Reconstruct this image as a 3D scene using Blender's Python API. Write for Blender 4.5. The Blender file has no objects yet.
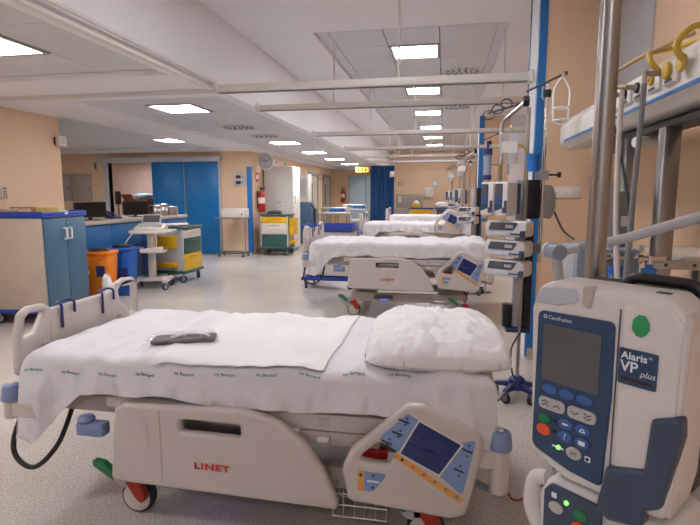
import bpy, bmesh, math, random
from mathutils import Vector, Matrix, noise
random.seed(7)
sc = bpy.context.scene
COL = sc.collection
R = math.radians
PI = math.pi

# ------------------------------------------------------------------ camera, world, exposure
cam = bpy.data.objects.new('camera', bpy.data.cameras.new('camera'))
COL.objects.link(cam)
sc.camera = cam
cam.location = (0, 0, 1.4)
cam.rotation_euler = (R(90 - 7.54), 0, R(10.46))
cam.data.sensor_width = 36.0
cam.data.lens = 36.0 * 510 / 700
cam.data.clip_start = 0.02
sc.view_settings.view_transform = 'Standard'
sc.view_settings.look = 'None'
sc.view_settings.gamma = 1.0
sc.view_settings.use_curve_mapping = False
sc.view_settings.exposure = -0.22
world = bpy.data.worlds.new('world')
sc.world = world
world.use_nodes = True
world.node_tree.nodes['Background'].inputs[0].default_value = (0.9, 0.92, 1.0, 1)
world.node_tree.nodes['Background'].inputs[1].default_value = 0.05
PANEL = 42.0          # brightness of the ceiling panels
PANEL_COL = (1.0, 0.97, 1.0)

# ------------------------------------------------------------------ materials
def lin(c):
    if isinstance(c, str):
        c = [int(c[i:i + 2], 16) / 255 for i in (0, 2, 4)]
    return tuple(x / 12.92 if x <= 0.04045 else ((x + 0.055) / 1.055) ** 2.4 for x in c)

M = {}
def mat(name, c, rough=0.5, metal=0.0, var=0.06, scale=6.0, bump=0.0, bscale=60.0, emit=0.0, coat=0.0, spec=0.5):
    m = bpy.data.materials.new(name)
    m.use_nodes = True
    nt = m.node_tree
    b = nt.nodes['Principled BSDF']
    c = lin(c)
    tc = nt.nodes.new('ShaderNodeTexCoord')
    if var > 0:
        n = nt.nodes.new('ShaderNodeTexNoise')
        n.inputs['Scale'].default_value = scale
        n.inputs['Detail'].default_value = 5
        nt.links.new(tc.outputs['Object'], n.inputs['Vector'])
        r = nt.nodes.new('ShaderNodeValToRGB')
        r.color_ramp.elements[0].position = 0.3
        r.color_ramp.elements[1].position = 0.7
        r.color_ramp.elements[0].color = tuple(x * (1 - var) for x in c) + (1,)
        r.color_ramp.elements[1].color = tuple(min(1, x * (1 + var)) for x in c) + (1,)
        nt.links.new(n.outputs['Fac'], r.inputs['Fac'])
        nt.links.new(r.outputs['Color'], b.inputs['Base Color'])
    else:
        b.inputs['Base Color'].default_value = c + (1,)
    b.inputs['Roughness'].default_value = rough
    b.inputs['Metallic'].default_value = metal
    b.inputs['Specular IOR Level'].default_value = spec
    if coat:
        b.inputs['Coat Weight'].default_value = coat
    if emit:
        b.inputs['Emission Color'].default_value = c + (1,)
        b.inputs['Emission Strength'].default_value = emit
    if bump:
        n2 = nt.nodes.new('ShaderNodeTexNoise')
        n2.inputs['Scale'].default_value = bscale
        n2.inputs['Detail'].default_value = 4
        nt.links.new(tc.outputs['Object'], n2.inputs['Vector'])
        bp = nt.nodes.new('ShaderNodeBump')
        bp.inputs['Strength'].default_value = bump
        bp.inputs['Distance'].default_value = 0.01
        nt.links.new(n2.outputs['Fac'], bp.inputs['Height'])
        nt.links.new(bp.outputs['Normal'], b.inputs['Normal'])
    M[name] = m
    return m

mat('wall', 'debf9f', 0.6, var=0.03, scale=1.5, bump=0.05, bscale=120)
mat('wall_pink', 'd8bcae', 0.6, var=0.03)
mat('plaster', 'eeedf0', 0.7, var=0.02, scale=1.2)
mat('plaster_low', 'cfc6c0', 0.7, var=0.02, scale=1.2)
mat('tile', 'd5d6da', 0.45, var=0.025, scale=3)
mat('tile_gap', '8f8a88', 0.8, var=0)
mat('frame_grey', 'a9a5a2', 0.5)
mat('white_metal', 'dedad5', 0.4, var=0.02)
mat('white_lam', 'd9d5d0', 0.4, var=0.03)
mat('warm_white', 'd6cdc2', 0.4, var=0.03)
mat('grey_lam', 'a49c94', 0.5, var=0.05)
mat('beige_lam', 'b7aa9b', 0.5, var=0.04)
mat('door_blue', '0a6cab', 0.4, var=0.04)
mat('panel_blue', '1c62a0', 0.45, var=0.05)
mat('pale_blue', 'bcd3de', 0.45, var=0.03)
mat('strip_blue', '1f6fb5', 0.45, var=0.05)
mat('deep_blue', '1d3f9e', 0.4, var=0.06)
mat('teal_lam', '3d627c', 0.4, var=0.05)
mat('green_lam', '2f5650', 0.4, var=0.06)
mat('yellow', 'e0b012', 0.4, var=0.05)
mat('pale_yellow', 'd9c56a', 0.45, var=0.05)
mat('orange', 'e07d14', 0.4, var=0.05)
mat('bin_blue', '1558b0', 0.4, var=0.06)
mat('bin_green', '7fae7a', 0.5, var=0.06)
mat('cream', 'cdc4bf', 0.38, var=0.025, bump=0.02, bscale=200)
mat('cream_dark', 'bab0a9', 0.42, var=0.03)
mat('bumper_blue', '7f8fb8', 0.4, var=0.04)
mat('key_blue', '7f9ac8', 0.4, var=0.03)
mat('key_orange', 'e3a04b', 0.4, var=0.03)
mat('screen_navy', '27346f', 0.18, var=0.1, scale=9)
mat('pump_white', 'd8d3d1', 0.33, var=0.02, coat=0.1)
mat('pump_grey', 'b9bdc9', 0.4, var=0.04)
mat('pump_navy', '2c4768', 0.35, var=0.05)
mat('pump_slate', '3d4962', 0.45, var=0.04)
mat('screen_grey', '5b5c5f', 0.2, var=0.04)
mat('key_navy', '3a5f9e', 0.35, var=0.03)
mat('key_silver', 'b9b6b4', 0.4, var=0.03)
mat('key_green', '1f7d48', 0.4, var=0.04)
mat('key_red', 'e0562a', 0.4, var=0.04)
mat('dot_green', '2c9a5c', 0.6, var=0.06, scale=40)
mat('led_green', '7cff5a', 0.4, var=0, emit=3)
mat('led_blue', '5566ff', 0.4, var=0, emit=3)
mat('steel', 'b4b1ae', 0.28, 1.0, var=0.05, scale=3)
mat('steel_brushed', 'a09d9b', 0.3, 1.0, var=0.08, scale=3)
mat('chrome', 'd6d3d0', 0.12, 1.0, var=0.0)
mat('black', '1a1a1c', 0.45, var=0.08)
mat('black_gloss', '101114', 0.2, var=0.05)
mat('dark_grey', '47484b', 0.5, var=0.06)
mat('slot_grey', '6a6765', 0.6, var=0.05)
mat('mid_grey', '85868a', 0.5, var=0.05)
mat('light_grey', 'b9bbc0', 0.45, var=0.04)
mat('device_grey', 'a9abb0', 0.45, var=0.03)
mat('device_bluegrey', '8b97aa', 0.45, var=0.04)
mat('rubber', '2a2a2c', 0.7, var=0.06)
mat('red', 'b3231d', 0.35, var=0.05)
mat('pedal_red', 'a82a20', 0.4, var=0.05)
mat('pedal_green', '237a45', 0.4, var=0.05)
mat('logo_red', 'c8252b', 0.4, var=0)
mat('print_teal', '3d7f7c', 0.8, var=0)
mat('print_white', 'e8ecf0', 0.6, var=0)
mat('print_dark', '2b2f3a', 0.6, var=0)
mat('sheet', 'dddbde', 0.85, var=0.015, scale=5, bump=0.35, bscale=26, spec=0.2)
mat('pad', 'e8e6e6', 0.9, var=0.01, scale=5, bump=0.15, bscale=40, spec=0.2)
mat('pillow', 'e6e3e4', 0.85, var=0.012, scale=5, bump=0.4, bscale=22, spec=0.2)
mat('curtain', '1e4a7c', 0.8, var=0.07, scale=4, bump=0.1)
mat('cardboard', '8d5b37', 0.8, var=0.08)
mat('paper', 'e2e0dc', 0.8, var=0.03)
mat('paper_blue', 'a9c7d8', 0.7, var=0.06, scale=14)
mat('hose_yellow', 'c9a63c', 0.5, var=0.05)
mat('hose_tan', 'b5966f', 0.55, var=0.05)
mat('hose_white', 'cfc9c4', 0.4, var=0.03)
mat('hose_black', '2b2c33', 0.45, var=0.05)
mat('cable_red', 'a03a22', 0.5, var=0.05)
mat('maroon', '3a191d', 0.55, var=0.15, scale=30)
mat('blue_cup', '2470c4', 0.3, var=0.06)
mat('navy_cap', '23356e', 0.35, var=0.05)
mat('exit_yellow', 'ffd84a', 0.4, var=0, emit=1.0)
mat('exit_green', '2b6b35', 0.4, var=0)
mat('hook_navy', '24306e', 0.4, var=0.05)

def glassy(name, c, alpha, rough=0.08):
    m = bpy.data.materials.new(name)
    m.use_nodes = True
    nt = m.node_tree
    b = nt.nodes['Principled BSDF']
    b.inputs['Roughness'].default_value = rough
    n = nt.nodes.new('ShaderNodeTexNoise')
    n.inputs['Scale'].default_value = 18
    mx = nt.nodes.new('ShaderNodeMapRange')
    mx.inputs[3].default_value = max(0, alpha - 0.1)
    mx.inputs[4].default_value = min(1, alpha + 0.1)
    nt.links.new(n.outputs['Fac'], mx.inputs[0])
    nt.links.new(mx.outputs[0], b.inputs['Alpha'])
    b.inputs['Base Color'].default_value = lin(c) + (1,)
    b.inputs['Specular IOR Level'].default_value = 0.9
    M[name] = m
glassy('film', 'e4e2e6', 0.13, 0.06)
glassy('clear_plastic', 'cfd8e4', 0.25, 0.1)
glassy('clear_blue', '9fb6d6', 0.55, 0.1)

def floor_mat():
    m = bpy.data.materials.new('terrazzo_vinyl')
    m.use_nodes = True
    nt = m.node_tree
    b = nt.nodes['Principled BSDF']
    tc = nt.nodes.new('ShaderNodeTexCoord')
    def ramp(src, p0, p1, c0, c1):
        r = nt.nodes.new('ShaderNodeValToRGB')
        r.color_ramp.elements[0].position = p0
        r.color_ramp.elements[1].position = p1
        r.color_ramp.elements[0].color = lin(c0) + (1,)
        r.color_ramp.elements[1].color = lin(c1) + (1,)
        nt.links.new(src, r.inputs['Fac'])
        return r.outputs['Color']
    n1 = nt.nodes.new('ShaderNodeTexNoise'); n1.inputs['Scale'].default_value = 1.3; n1.inputs['Detail'].default_value = 3
    n2 = nt.nodes.new('ShaderNodeTexNoise'); n2.inputs['Scale'].default_value = 95; n2.inputs['Detail'].default_value = 3
    v = nt.nodes.new('ShaderNodeTexVoronoi'); v.inputs['Scale'].default_value = 42
    for n in (n1, n2, v):
        nt.links.new(tc.outputs['Object'], n.inputs['Vector'])
    base = ramp(n1.outputs['Fac'], 0.3, 0.7, 'c3bbb3', 'cbc4bc')
    fleck = ramp(n2.outputs['Fac'], 0.36, 0.52, '8f867e', 'ffffff')
    chip = ramp(v.outputs['Distance'], 0.12, 0.2, '7f756d', 'ffffff')
    a = nt.nodes.new('ShaderNodeMix'); a.data_type = 'RGBA'; a.blend_type = 'MULTIPLY'
    a.inputs[0].default_value = 0.4
    nt.links.new(base, a.inputs[6]); nt.links.new(fleck, a.inputs[7])
    c = nt.nodes.new('ShaderNodeMix'); c.data_type = 'RGBA'; c.blend_type = 'MULTIPLY'
    c.inputs[0].default_value = 0.35
    nt.links.new(a.outputs[2], c.inputs[6]); nt.links.new(chip, c.inputs[7])
    nt.links.new(c.outputs[2], b.inputs['Base Color'])
    b.inputs['Roughness'].default_value = 0.22
    b.inputs['Specular IOR Level'].default_value = 0.55
    M['floor'] = m
floor_mat()

def emitter(name, col, s):
    m = bpy.data.materials.new(name)
    m.use_nodes = True
    nt = m.node_tree
    b = nt.nodes['Principled BSDF']
    b.inputs['Base Color'].default_value = (0.8, 0.8, 0.8, 1)
    b.inputs['Emission Color'].default_value = col + (1,)
    b.inputs['Emission Strength'].default_value = s
    M[name] = m
emitter('panel_light', PANEL_COL, PANEL)

# ------------------------------------------------------------------ mesh helpers
class MB:
    def __init__(self):
        self.bm = bmesh.new()
    def box(self, x0, x1, y0, y1, z0, z1, T=None):
        vs = [self.bm.verts.new((x, y, z)) for x in (x0, x1) for y in (y0, y1) for z in (z0, z1)]
        for q in ((0, 1, 3, 2), (4, 6, 7, 5), (0, 4, 5, 1), (2, 3, 7, 6), (0, 2, 6, 4), (1, 5, 7, 3)):
            self.bm.faces.new([vs[i] for i in q])
        if T is not None:
            for v in vs: v.co = T @ v.co
        return self
    def hull(self, bot, top):
        a = [self.bm.verts.new(p) for p in bot]; b = [self.bm.verts.new(p) for p in top]
        n = len(a)
        self.bm.faces.new(a[::-1]); self.bm.faces.new(b)
        for i in range(n):
            self.bm.faces.new((a[i], a[(i + 1) % n], b[(i + 1) % n], b[i]))
        return self
    def tube(self, pts, r, n=10, closed=False, caps=True):
        pts = [Vector(p) for p in pts]
        k = len(pts)
        rs = r if isinstance(r, (list, tuple)) else [r] * k
        rings = []
        up = None
        for i, p in enumerate(pts):
            if closed:
                d = pts[(i + 1) % k] - pts[i - 1]
            else:
                d = pts[min(i + 1, k - 1)] - pts[max(i - 1, 0)]
            d.normalize()
            if up is None:
                up = Vector((0, 0, 1)) if abs(d.z) < 0.9 else Vector((1, 0, 0))
            s = d.cross(up)
            if s.length < 1e-4:
                s = d.cross(Vector((0, 1, 0)))
            s.normalize()
            up = s.cross(d).normalized()
            rings.append([self.bm.verts.new(p + (s * math.cos(2 * PI * j / n) + up * math.sin(2 * PI * j / n)) * rs[i]) for j in range(n)])
        m = k if closed else k - 1
        for i in range(m):
            a, b = rings[i], rings[(i + 1) % k]
            for j in range(n):
                self.bm.faces.new((a[j], a[(j + 1) % n], b[(j + 1) % n], b[j]))
        if caps and not closed:
            self.bm.faces.new(rings[0][::-1]); self.bm.faces.new(rings[-1])
        return self
    def cyl(self, p0, p1, r, r2=None, n=18):
        return self.tube([p0, p1], [r, r if r2 is None else r2], n)
    def lathe(self, prof, T=None, n=20, caps=True):
        rings = []
        vs = []
        for (r, z) in prof:
            if r < 1e-5:
                v = self.bm.verts.new((0, 0, z)); rings.append([v]); vs.append(v)
            else:
                g = [self.bm.verts.new((r * math.cos(2 * PI * j / n), r * math.sin(2 * PI * j / n), z)) for j in range(n)]
                rings.append(g); vs += g
        for a, b in zip(rings, rings[1:]):
            for j in range(n):
                p = (j + 1) % n
                if len(a) == 1 and len(b) == 1: continue
                if len(a) == 1: self.bm.faces.new((a[0], b[p], b[j]))
                elif len(b) == 1: self.bm.faces.new((a[j], a[p], b[0]))
                else: self.bm.faces.new((a[j], a[p], b[p], b[j]))
        for g, rev in ((rings[0], True), (rings[-1], False)):
            if caps and len(g) > 1: self.bm.faces.new(g[::-1] if rev else g)
        if T is not None:
            for v in vs: v.co = T @ v.co
        return self
    def grid(self, fn, nu, nv, closeu=False):
        g = [[self.bm.verts.new(fn(i / nu, j / nv)) for j in range(nv + 1)] for i in range(nu + 1)]
        for i in range(nu):
            for j in range(nv):
                self.bm.faces.new((g[i][j], g[i + 1][j], g[i + 1][j + 1], g[i][j + 1]))
        return self
    def mesh(self, me, T=None):
        n0 = len(self.bm.verts)
        self.bm.from_mesh(me)
        self.bm.verts.ensure_lookup_table()
        if T is not None:
            for v in self.bm.verts[n0:]: v.co = T @ v.co
        return self
    def data(self, name, mt, bevel=0, seg=2, angle=35, smooth=True, normals=True):
        bm = self.bm
        if normals:
            bmesh.ops.recalc_face_normals(bm, faces=bm.faces)
        if bevel:
            es = [e for e in bm.edges if len(e.link_faces) == 2 and e.calc_face_angle(0) > R(angle)]
            bmesh.ops.bevel(bm, geom=es, offset=bevel, segments=seg, affect='EDGES', profile=0.5, clamp_overlap=True)
        me = bpy.data.meshes.new(name)
        bm.to_mesh(me); bm.free()
        if smooth:
            me.polygons.foreach_set('use_smooth', [True] * len(me.polygons))
            me.set_sharp_from_angle(angle=R(40))
        me.materials.append(M[mt])
        return me
    def build(self, name, mt, parent=None, bevel=0, seg=2, loc=None, rot=None, **kw):
        return put(name, self.data(name, mt, bevel, seg, **kw), parent, loc, rot)

def put(name, me, parent=None, loc=None, rot=None):
    o = bpy.data.objects.new(name, me)
    COL.objects.link(o)
    if parent: o.parent = parent
    if loc is not None: o.location = loc
    if rot is not None: o.rotation_euler = rot
    return o
def tag(o, label, cat, group=None):
    o['label'] = label; o['category'] = cat
    if group: o['group'] = group
    return o
def thing(name, label, cat, loc=(0, 0, 0), rz=0, group=None):
    o = bpy.data.objects.new(name, None)
    o.empty_display_size = 0.1
    COL.objects.link(o)
    o.location = loc; o.rotation_euler = (0, 0, rz)
    return tag(o, label, cat, group)
def struct(o):
    o['kind'] = 'structure'
    return o
def copy_tree(o, parent=None):
    c = o.copy(); COL.objects.link(c); c.parent = parent
    for ch in [x for x in bpy.data.objects if x.parent == o]:
        copy_tree(ch, c)
    return c

def rounded(pts, rad, seg=6):
    """polygon with rounded corners; rad number or list"""
    out = []
    n = len(pts)
    for i in range(n):
        p0, p1, p2 = Vector(pts[i - 1]), Vector(pts[i]), Vector(pts[(i + 1) % n])
        r = rad[i] if isinstance(rad, (list, tuple)) else rad
        a, b = (p0 - p1), (p2 - p1)
        la, lb = a.length, b.length
        a.normalize(); b.normalize()
        ang = a.angle(b)
        if r <= 0 or ang > PI - 0.02:
            out.append(tuple(p1)); continue
        t = min(r / math.tan(ang / 2), la * 0.48, lb * 0.48)
        s, e = p1 + a * t, p1 + b * t
        for k in range(seg + 1):
            u = k / seg
            out.append(tuple(s.lerp(p1, u).lerp(p1.lerp(e, u), u)))
    return out

def plate(outline, thick, bevel=0.0, holes=(), res=3):
    """flat plate in XY, centred in Z, soft edges, holes possible -> mesh"""
    cu = bpy.data.curves.new('outline', 'CURVE')
    cu.dimensions = '2D'; cu.fill_mode = 'BOTH'
    for poly in [outline] + list(holes):
        s = cu.splines.new('POLY')
        s.points.add(len(poly) - 1)
        for p, q in zip(s.points, poly): p.co = (q[0], q[1], 0, 1)
        s.use_cyclic_u = True
    cu.extrude = max(thick / 2 - bevel, 0.0001)
    cu.bevel_depth = bevel
    cu.bevel_resolution = res
    cu.offset = -bevel
    o = bpy.data.objects.new('outline', cu)
    COL.objects.link(o)
    dg = bpy.context.evaluated_depsgraph_get()
    me = bpy.data.meshes.new_from_object(o.evaluated_get(dg))
    bpy.data.objects.remove(o); bpy.data.curves.remove(cu)
    return me
def text_mesh(s, size, bold=0.0, align='CENTER', shear=0.0, space=1.0):
    cu = bpy.data.curves.new('text', 'FONT')
    cu.body = s; cu.size = size; cu.align_x = align; cu.align_y = 'CENTER'
    cu.offset = bold; cu.shear = shear; cu.resolution_u = 3; cu.space_character = space
    o = bpy.data.objects.new('text', cu)
    COL.objects.link(o)
    dg = bpy.context.evaluated_depsgraph_get()
    me = bpy.data.meshes.new_from_object(o.evaluated_get(dg))
    bpy.data.objects.remove(o); bpy.data.curves.remove(cu)
    return me
# XY plate -> standing plate: X stays, Y becomes Z, front faces -Y
STAND = Matrix(((1, 0, 0, 0), (0, 0, -1, 0), (0, 1, 0, 0), (0, 0, 0, 1)))
# XY plate -> plate in the Y-Z plane (x -> y, y -> z), front faces +X
SIDE = Matrix(((0, 0, 1, 0), (1, 0, 0, 0), (0, 1, 0, 0), (0, 0, 0, 1)))
def T3(x, y, z): return Matrix.Translation((x, y, z))
def text_on(s, size, mt, T, parent, name='lettering', bold=0.0, align='CENTER', shear=0.0, space=1.0):
    return MB().mesh(text_mesh(s, size, bold, align, shear, space), T).build(name, mt, parent, normals=False, smooth=False)
def arc(cx, cy, r, a0, a1, n=8):
    return [(cx + r * math.cos(R(a0 + (a1 - a0) * i / n)), cy + r * math.sin(R(a0 + (a1 - a0) * i / n))) for i in range(n + 1)]
def smooth_path(pts, sub=8):
    pts = [Vector(p) for p in pts]
    P = [pts[0]] + pts + [pts[-1]]
    out = []
    for i in range(1, len(P) - 2):
        for k in range(sub):
            t = k / sub
            a, b, c, d = P[i - 1], P[i], P[i + 1], P[i + 2]
            out.append(0.5 * ((2 * b) + (c - a) * t + (2 * a - 5 * b + 4 * c - d) * t * t + (3 * b - a - 3 * c + d) * t ** 3))
    out.append(pts[-1])
    return out
def hose(name, pts, r, mt, parent=None, n=8, sub=8):
    return MB().tube(smooth_path(pts, sub), r, n).build(name, mt, parent)

# ------------------------------------------------------------------ the setting
ZL, ZH = 2.4, 3.1
XF = -2.17          # fascia between low aisle ceiling and raised bay
YD = 11.36          # wall with the sliding door
XC = -4.45          # corridor wall
YE = 20.5           # end wall
XP = 0.72           # face of the piers
struct(MB().box(-13, 2.4, -3, 14.4, -0.1, 0).box(XC - 0.1, 2.4, 14.4, YE + 0.2, -0.1, 0).build('floor', 'floor', smooth=False))

# low ceiling with three shallow recesses of metal tiles
RECESS = [(-4.11, -2.31, 0.5, 4.1), (-4.11, -2.31, 5.05, 19.45), (-9.1, -4.9, 6.0, 10.8)]
xs = sorted({-10.0, XF - 0.12} | {r[0] for r in RECESS} | {r[1] for r in RECESS})
ys = sorted({-3.0, YE} | {r[2] for r in RECESS} | {r[3] for r in RECESS})
cb = MB(); gap = MB()
for x0, x1 in zip(xs, xs[1:]):
    for y0, y1 in zip(ys, ys[1:]):
        cx, cy = (x0 + x1) / 2, (y0 + y1) / 2
        if any(r[0] < cx < r[1] and r[2] < cy < r[3] for r in RECESS): continue
        cb.box(x0, x1, y0, y1, ZL, ZL + 0.12)
# raised bay
HR = (-1.3, 0.5, 5.7, 20.1)
HO = (-1.42, 0.6, 5.5, 20.2)
for (x0, x1, y0, y1) in ((XF, HO[0], -3, YE), (HO[1], 2.4, -3, YE), (HO[0], HO[1], -3, HO[2]), (HO[0], HO[1], HO[3], YE)):
    cb.box(x0, x1, y0, y1, ZH, ZH + 0.12)
ceiling = struct(cb.build('ceiling', 'plaster', smooth=False))
fascia = MB().box(XF - 0.12, XF, -3, YE, ZL, ZH + 0.1).build('ceiling_fascia', 'plaster', ceiling, smooth=False)
gb = MB()
for r in RECESS: gb.box(r[0], r[1], r[2], r[3], ZL + 0.075, ZL + 0.115)
gb.box(HO[0], HO[1], HO[2], HO[3], ZH + 0.075, ZH + 0.115)
for (x0, x1, y0, y1) in ((HO[0], HR[0], HO[2], HO[3]), (HR[1], HO[1], HO[2], HO[3]), (HR[0], HR[1], HO[2], HR[2]), (HR[0], HR[1], HR[3], HO[3])):
    MB().box(x0 + 0.002, x1 - 0.002, y0 + 0.002, y1 - 0.002, ZH + 0.05, ZH + 0.07).build('edge_strip', 'tile', ceiling, smooth=False)
gb.build('tile_grid', 'tile_gap', ceiling, smooth=False)
tile_me = MB().box(-0.2965, 0.2965, -0.2965, 0.2965, 0, 0.02).data('ceiling_tile', 'tile', bevel=0.004, seg=1)

lights = []
def ceiling_light(x, y, z, label, group):
    t = thing('ceiling_light', label, 'ceiling light', (x, y, z), 0, group)
    fr = MB()
    for (a, b, c, d) in ((-0.297, 0.297, -0.297, -0.262), (-0.297, 0.297, 0.262, 0.297), (-0.297, -0.262, -0.262, 0.262), (0.262, 0.297, -0.262, 0.262)):
        fr.box(a, b, c, d, -0.012, 0.03)
    fr.build('frame', 'frame_grey', t, smooth=False)
    MB().box(-0.262, 0.262, -0.262, 0.262, -0.004, 0.02).build('diffuser', 'panel_light', t, smooth=False)
def air_diffuser(x, y, z, label):
    t = thing('air_diffuser', label, 'air vent', (x, y, z), 0)
    MB().box(-0.29, 0.29, -0.29, 0.29, 0.004, 0.019).build('plate', 'tile', t, smooth=False)
    MB().lathe([(0.275, 0.0), (0.275, -0.006), (0.255, -0.008), (0.255, 0.0)], n=36, caps=False).build('rim', 'white_metal', t)
    for ring, (rr, k) in enumerate(((0.215, 14), (0.14, 9), (0.07, 5))):
        for i in range(k):
            a = 2 * PI * i / k + ring * 0.2
            Tm = Matrix.Rotation(a, 4, 'Z') @ Matrix.Translation((rr, 0, -0.003)) @ Matrix.Rotation(0.6, 4, 'Z')
            MB().box(-0.02, 0.02, -0.009, 0.009, -0.004, 0.003, Tm).build('swirl_slot', 'slot_grey', t, smooth=False)

def fill(rect, z, lamps, vents, off=()):
    nx = round((rect[1] - rect[0]) / 0.6); ny = round((rect[3] - rect[2]) / 0.6)
    for i in range(nx):
        for j in range(ny):
            p = (rect[0] + 0.6 * i + 0.3, rect[2] + 0.6 * j + 0.3, z)
            if (i, j) in lamps: ceiling_light(*p, *lamps[(i, j)])
            elif (i, j) in vents: air_diffuser(*p, vents[(i, j)])
            else: put('ceiling_tile', tile_me, ceiling, p)
ORD = ('first', 'second', 'third', 'fourth', 'fifth', 'sixth')
HL = ('square ceiling light panel in the raised bay above the beds', 'light panels in the raised bay')
LL = ('square ceiling light panel in the low aisle ceiling beside the raised bay', 'light panels in the aisle ceiling')
fill(RECESS[0], ZL + 0.05, {(1, 4): ('square light panel in aisle ceiling ahead of the cross track', 'ceiling light'), (1, 0): ('square light panel in the aisle ceiling beside the teal cabinet wall', 'ceiling light')}, {})
fill(RECESS[1], ZL + 0.05, {(1, k): (ORD[i] + ' aisle ceiling light panel beyond the ceiling curtain track', 'light panels in the aisle ceiling') for i, k in enumerate((1, 8, 12, 16, 20))}, {(1, 4): 'round swirl air diffuser in the low aisle ceiling between two light panels', (1, 6): 'round swirl air diffuser in aisle ceiling near the clock'})
fill(RECESS[2], ZL + 0.05, {(6, 5): ('square ceiling light panel above the nurse counter in front of blue sliding door', 'ceiling light'), (2, 4): ('square ceiling light panel deep above nurse station', 'ceiling light')}, {})
fill(HR, ZH + 0.05, {(1, k): (ORD[i] + ' light panel of the raised bay beyond the thick curtain rail', 'light panels in the raised bay') for i, k in enumerate((1, 5, 9, 13, 17, 21))}, {(2, 3): 'round swirl air diffuser in raised bay nearest the first light panel', (2, 8): 'round swirl air diffuser in raised bay over second bed'})
FILL_LIGHTS = ((-0.4, 3.0, 'added fill light panel, out of view above the bed with the pillow'), (-0.4, -2.0, 'added fill light panel, out of view near the plain back wall'))  # unseen panels added under the raised ceiling to brighten near bed and pump
for x, y, lab in FILL_LIGHTS:
    ceiling_light(x, y, ZH - 0.022, lab, 'added fill light panels')

# walls
walls = {}
def wall(name, mt='wall', *boxes):
    b = MB()
    for q in boxes: b.box(*q)
    walls[name] = struct(b.build(name, mt, smooth=False))
wall('wall_left', 'wall', (-5.15, -5.0, -3, 6.05, 0, ZL))
wall('wall_corridor', 'wall', (XC - 0.15, XC, YD + 0.14, YE, 0, ZL))
DX0, DX1 = -8.1, -5.25
DZ = 2.2
wall('wall_door', 'wall', (-13, DX0, YD, YD + 0.14, 0, ZL), (DX1, XC, YD, YD + 0.14, 0, ZL), (DX0, DX1, YD, YD + 0.14, DZ, ZL))
wall('wall_end', 'wall', (XC - 0.15, 2.4, YE, YE + 0.15, 0, ZH))
wall('wall_right', 'wall', (1.3, 1.45, -3, 4.45, 0, ZH), (2.2, 2.35, 4.95, YE, 0, ZH))
wall('wall_pier', 'wall', (XP, 2.35, 4.45, 4.95, 0, ZH))
wall('wall_pier_far', 'wall', (XP, 2.2, 11.7, 12.3, 0, ZH))
wall('wall_behind', 'plaster', (-10, 2.4, -3.15, -3, 0, ZH))
wall('wall_station', 'wall', (-10.15, -10, -3, YD, 0, ZL))
wall('wall_inner_side', 'wall_pink', (-13.15, -13, YD, 14.4, 0, ZL + 0.1))
wall('wall_inner', 'wall_pink', (-13, XC - 0.15, 14.2, 14.35, 0, ZL + 0.1))
struct(MB().box(-13, -10.001, YD + 0.14, 14.2, ZL + 0.001, ZL + 0.12).build('ceiling_inner_room', 'plaster', smooth=False))
# pale face of the pier (return towards the beds)
MB().box(XP - 0.006, XP, 4.5, 4.92, 0, ZH - 0.001).build('pier_lining', 'plaster', walls['wall_pier'], smooth=False)
MB().box(XP - 0.006, XP, 11.74, 12.26, 0, ZH - 0.001).build('pier_lining', 'plaster', walls['wall_pier_far'], smooth=False)
MB().box(1.35, 2.2, 11.685, 11.699, 0, ZH - 0.001).build('pale_panel', 'plaster', walls['wall_pier_far'], smooth=False)
MB().box(1.285, 1.299, 3.74, 4.4, 1.9, ZH - 0.001).build('grey_panel', 'light_grey', walls['wall_right'], smooth=False)
def corner_guard(n, x, y, z0, z1, w=0.055, sx=1, sy=1):
    b = MB().box(x, x + sx * w, y - sy * 0.006, y, z0, z1).box(x - sx * 0.006, x, y - sy * 0.006, y + sy * w, z0, z1)
    return struct(b.build('trim_%d' % n, 'strip_blue', smooth=False))
corner_guard(1, XP - 0.007, 4.449, 0.02, ZH - 0.002, 0.055)
corner_guard(2, XP - 0.007, 4.951, 0.02, ZH - 0.002, 0.03, 1, -1)
corner_guard(3, XP - 0.007, 11.699, 0.02, ZH - 0.002, 0.1)
corner_guard(4, XC + 0.007, YD - 0.001, 0.05, 2.05, 0.09, -1, 1)
# baseboards
for i, q in enumerate(((-4.999, -4.985, -3, 6.05, 0, 0.1), (XC + 0.001, XC + 0.015, YD + 0.2, YE - 0.001, 0, 0.1), (XP, 1.3, 4.437, 4.449, 0, 0.1), (1.286, 1.299, -3, 4.43, 0, 0.1), (-3.7 + 0.9, 2.2, YE - 0.015, YE - 0.001, 0, 0.1), (DX1 + 0.02, XC - 0.1, YD - 0.014, YD - 0.001, 0, 0.1))):
    struct(MB().box(*q).build('baseboard_' + ('left', 'corridor', 'pier', 'right', 'end', 'door')[i], 'beige_lam', smooth=False))
# curtain track along the fascia foot
struct(MB().box(XF - 0.02, XF + 0.025, 0.2, 4.62, ZL - 0.028, ZL).box(XF + 0.03, XF + 0.06, 0.2, 4.62, ZL + 0.03, ZL + 0.05).box(XF, XF + 0.06, 4.6, 4.63, ZL - 0.02, ZL + 0.05).build('trim_5', 'white_metal', bevel=0.004))
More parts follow.
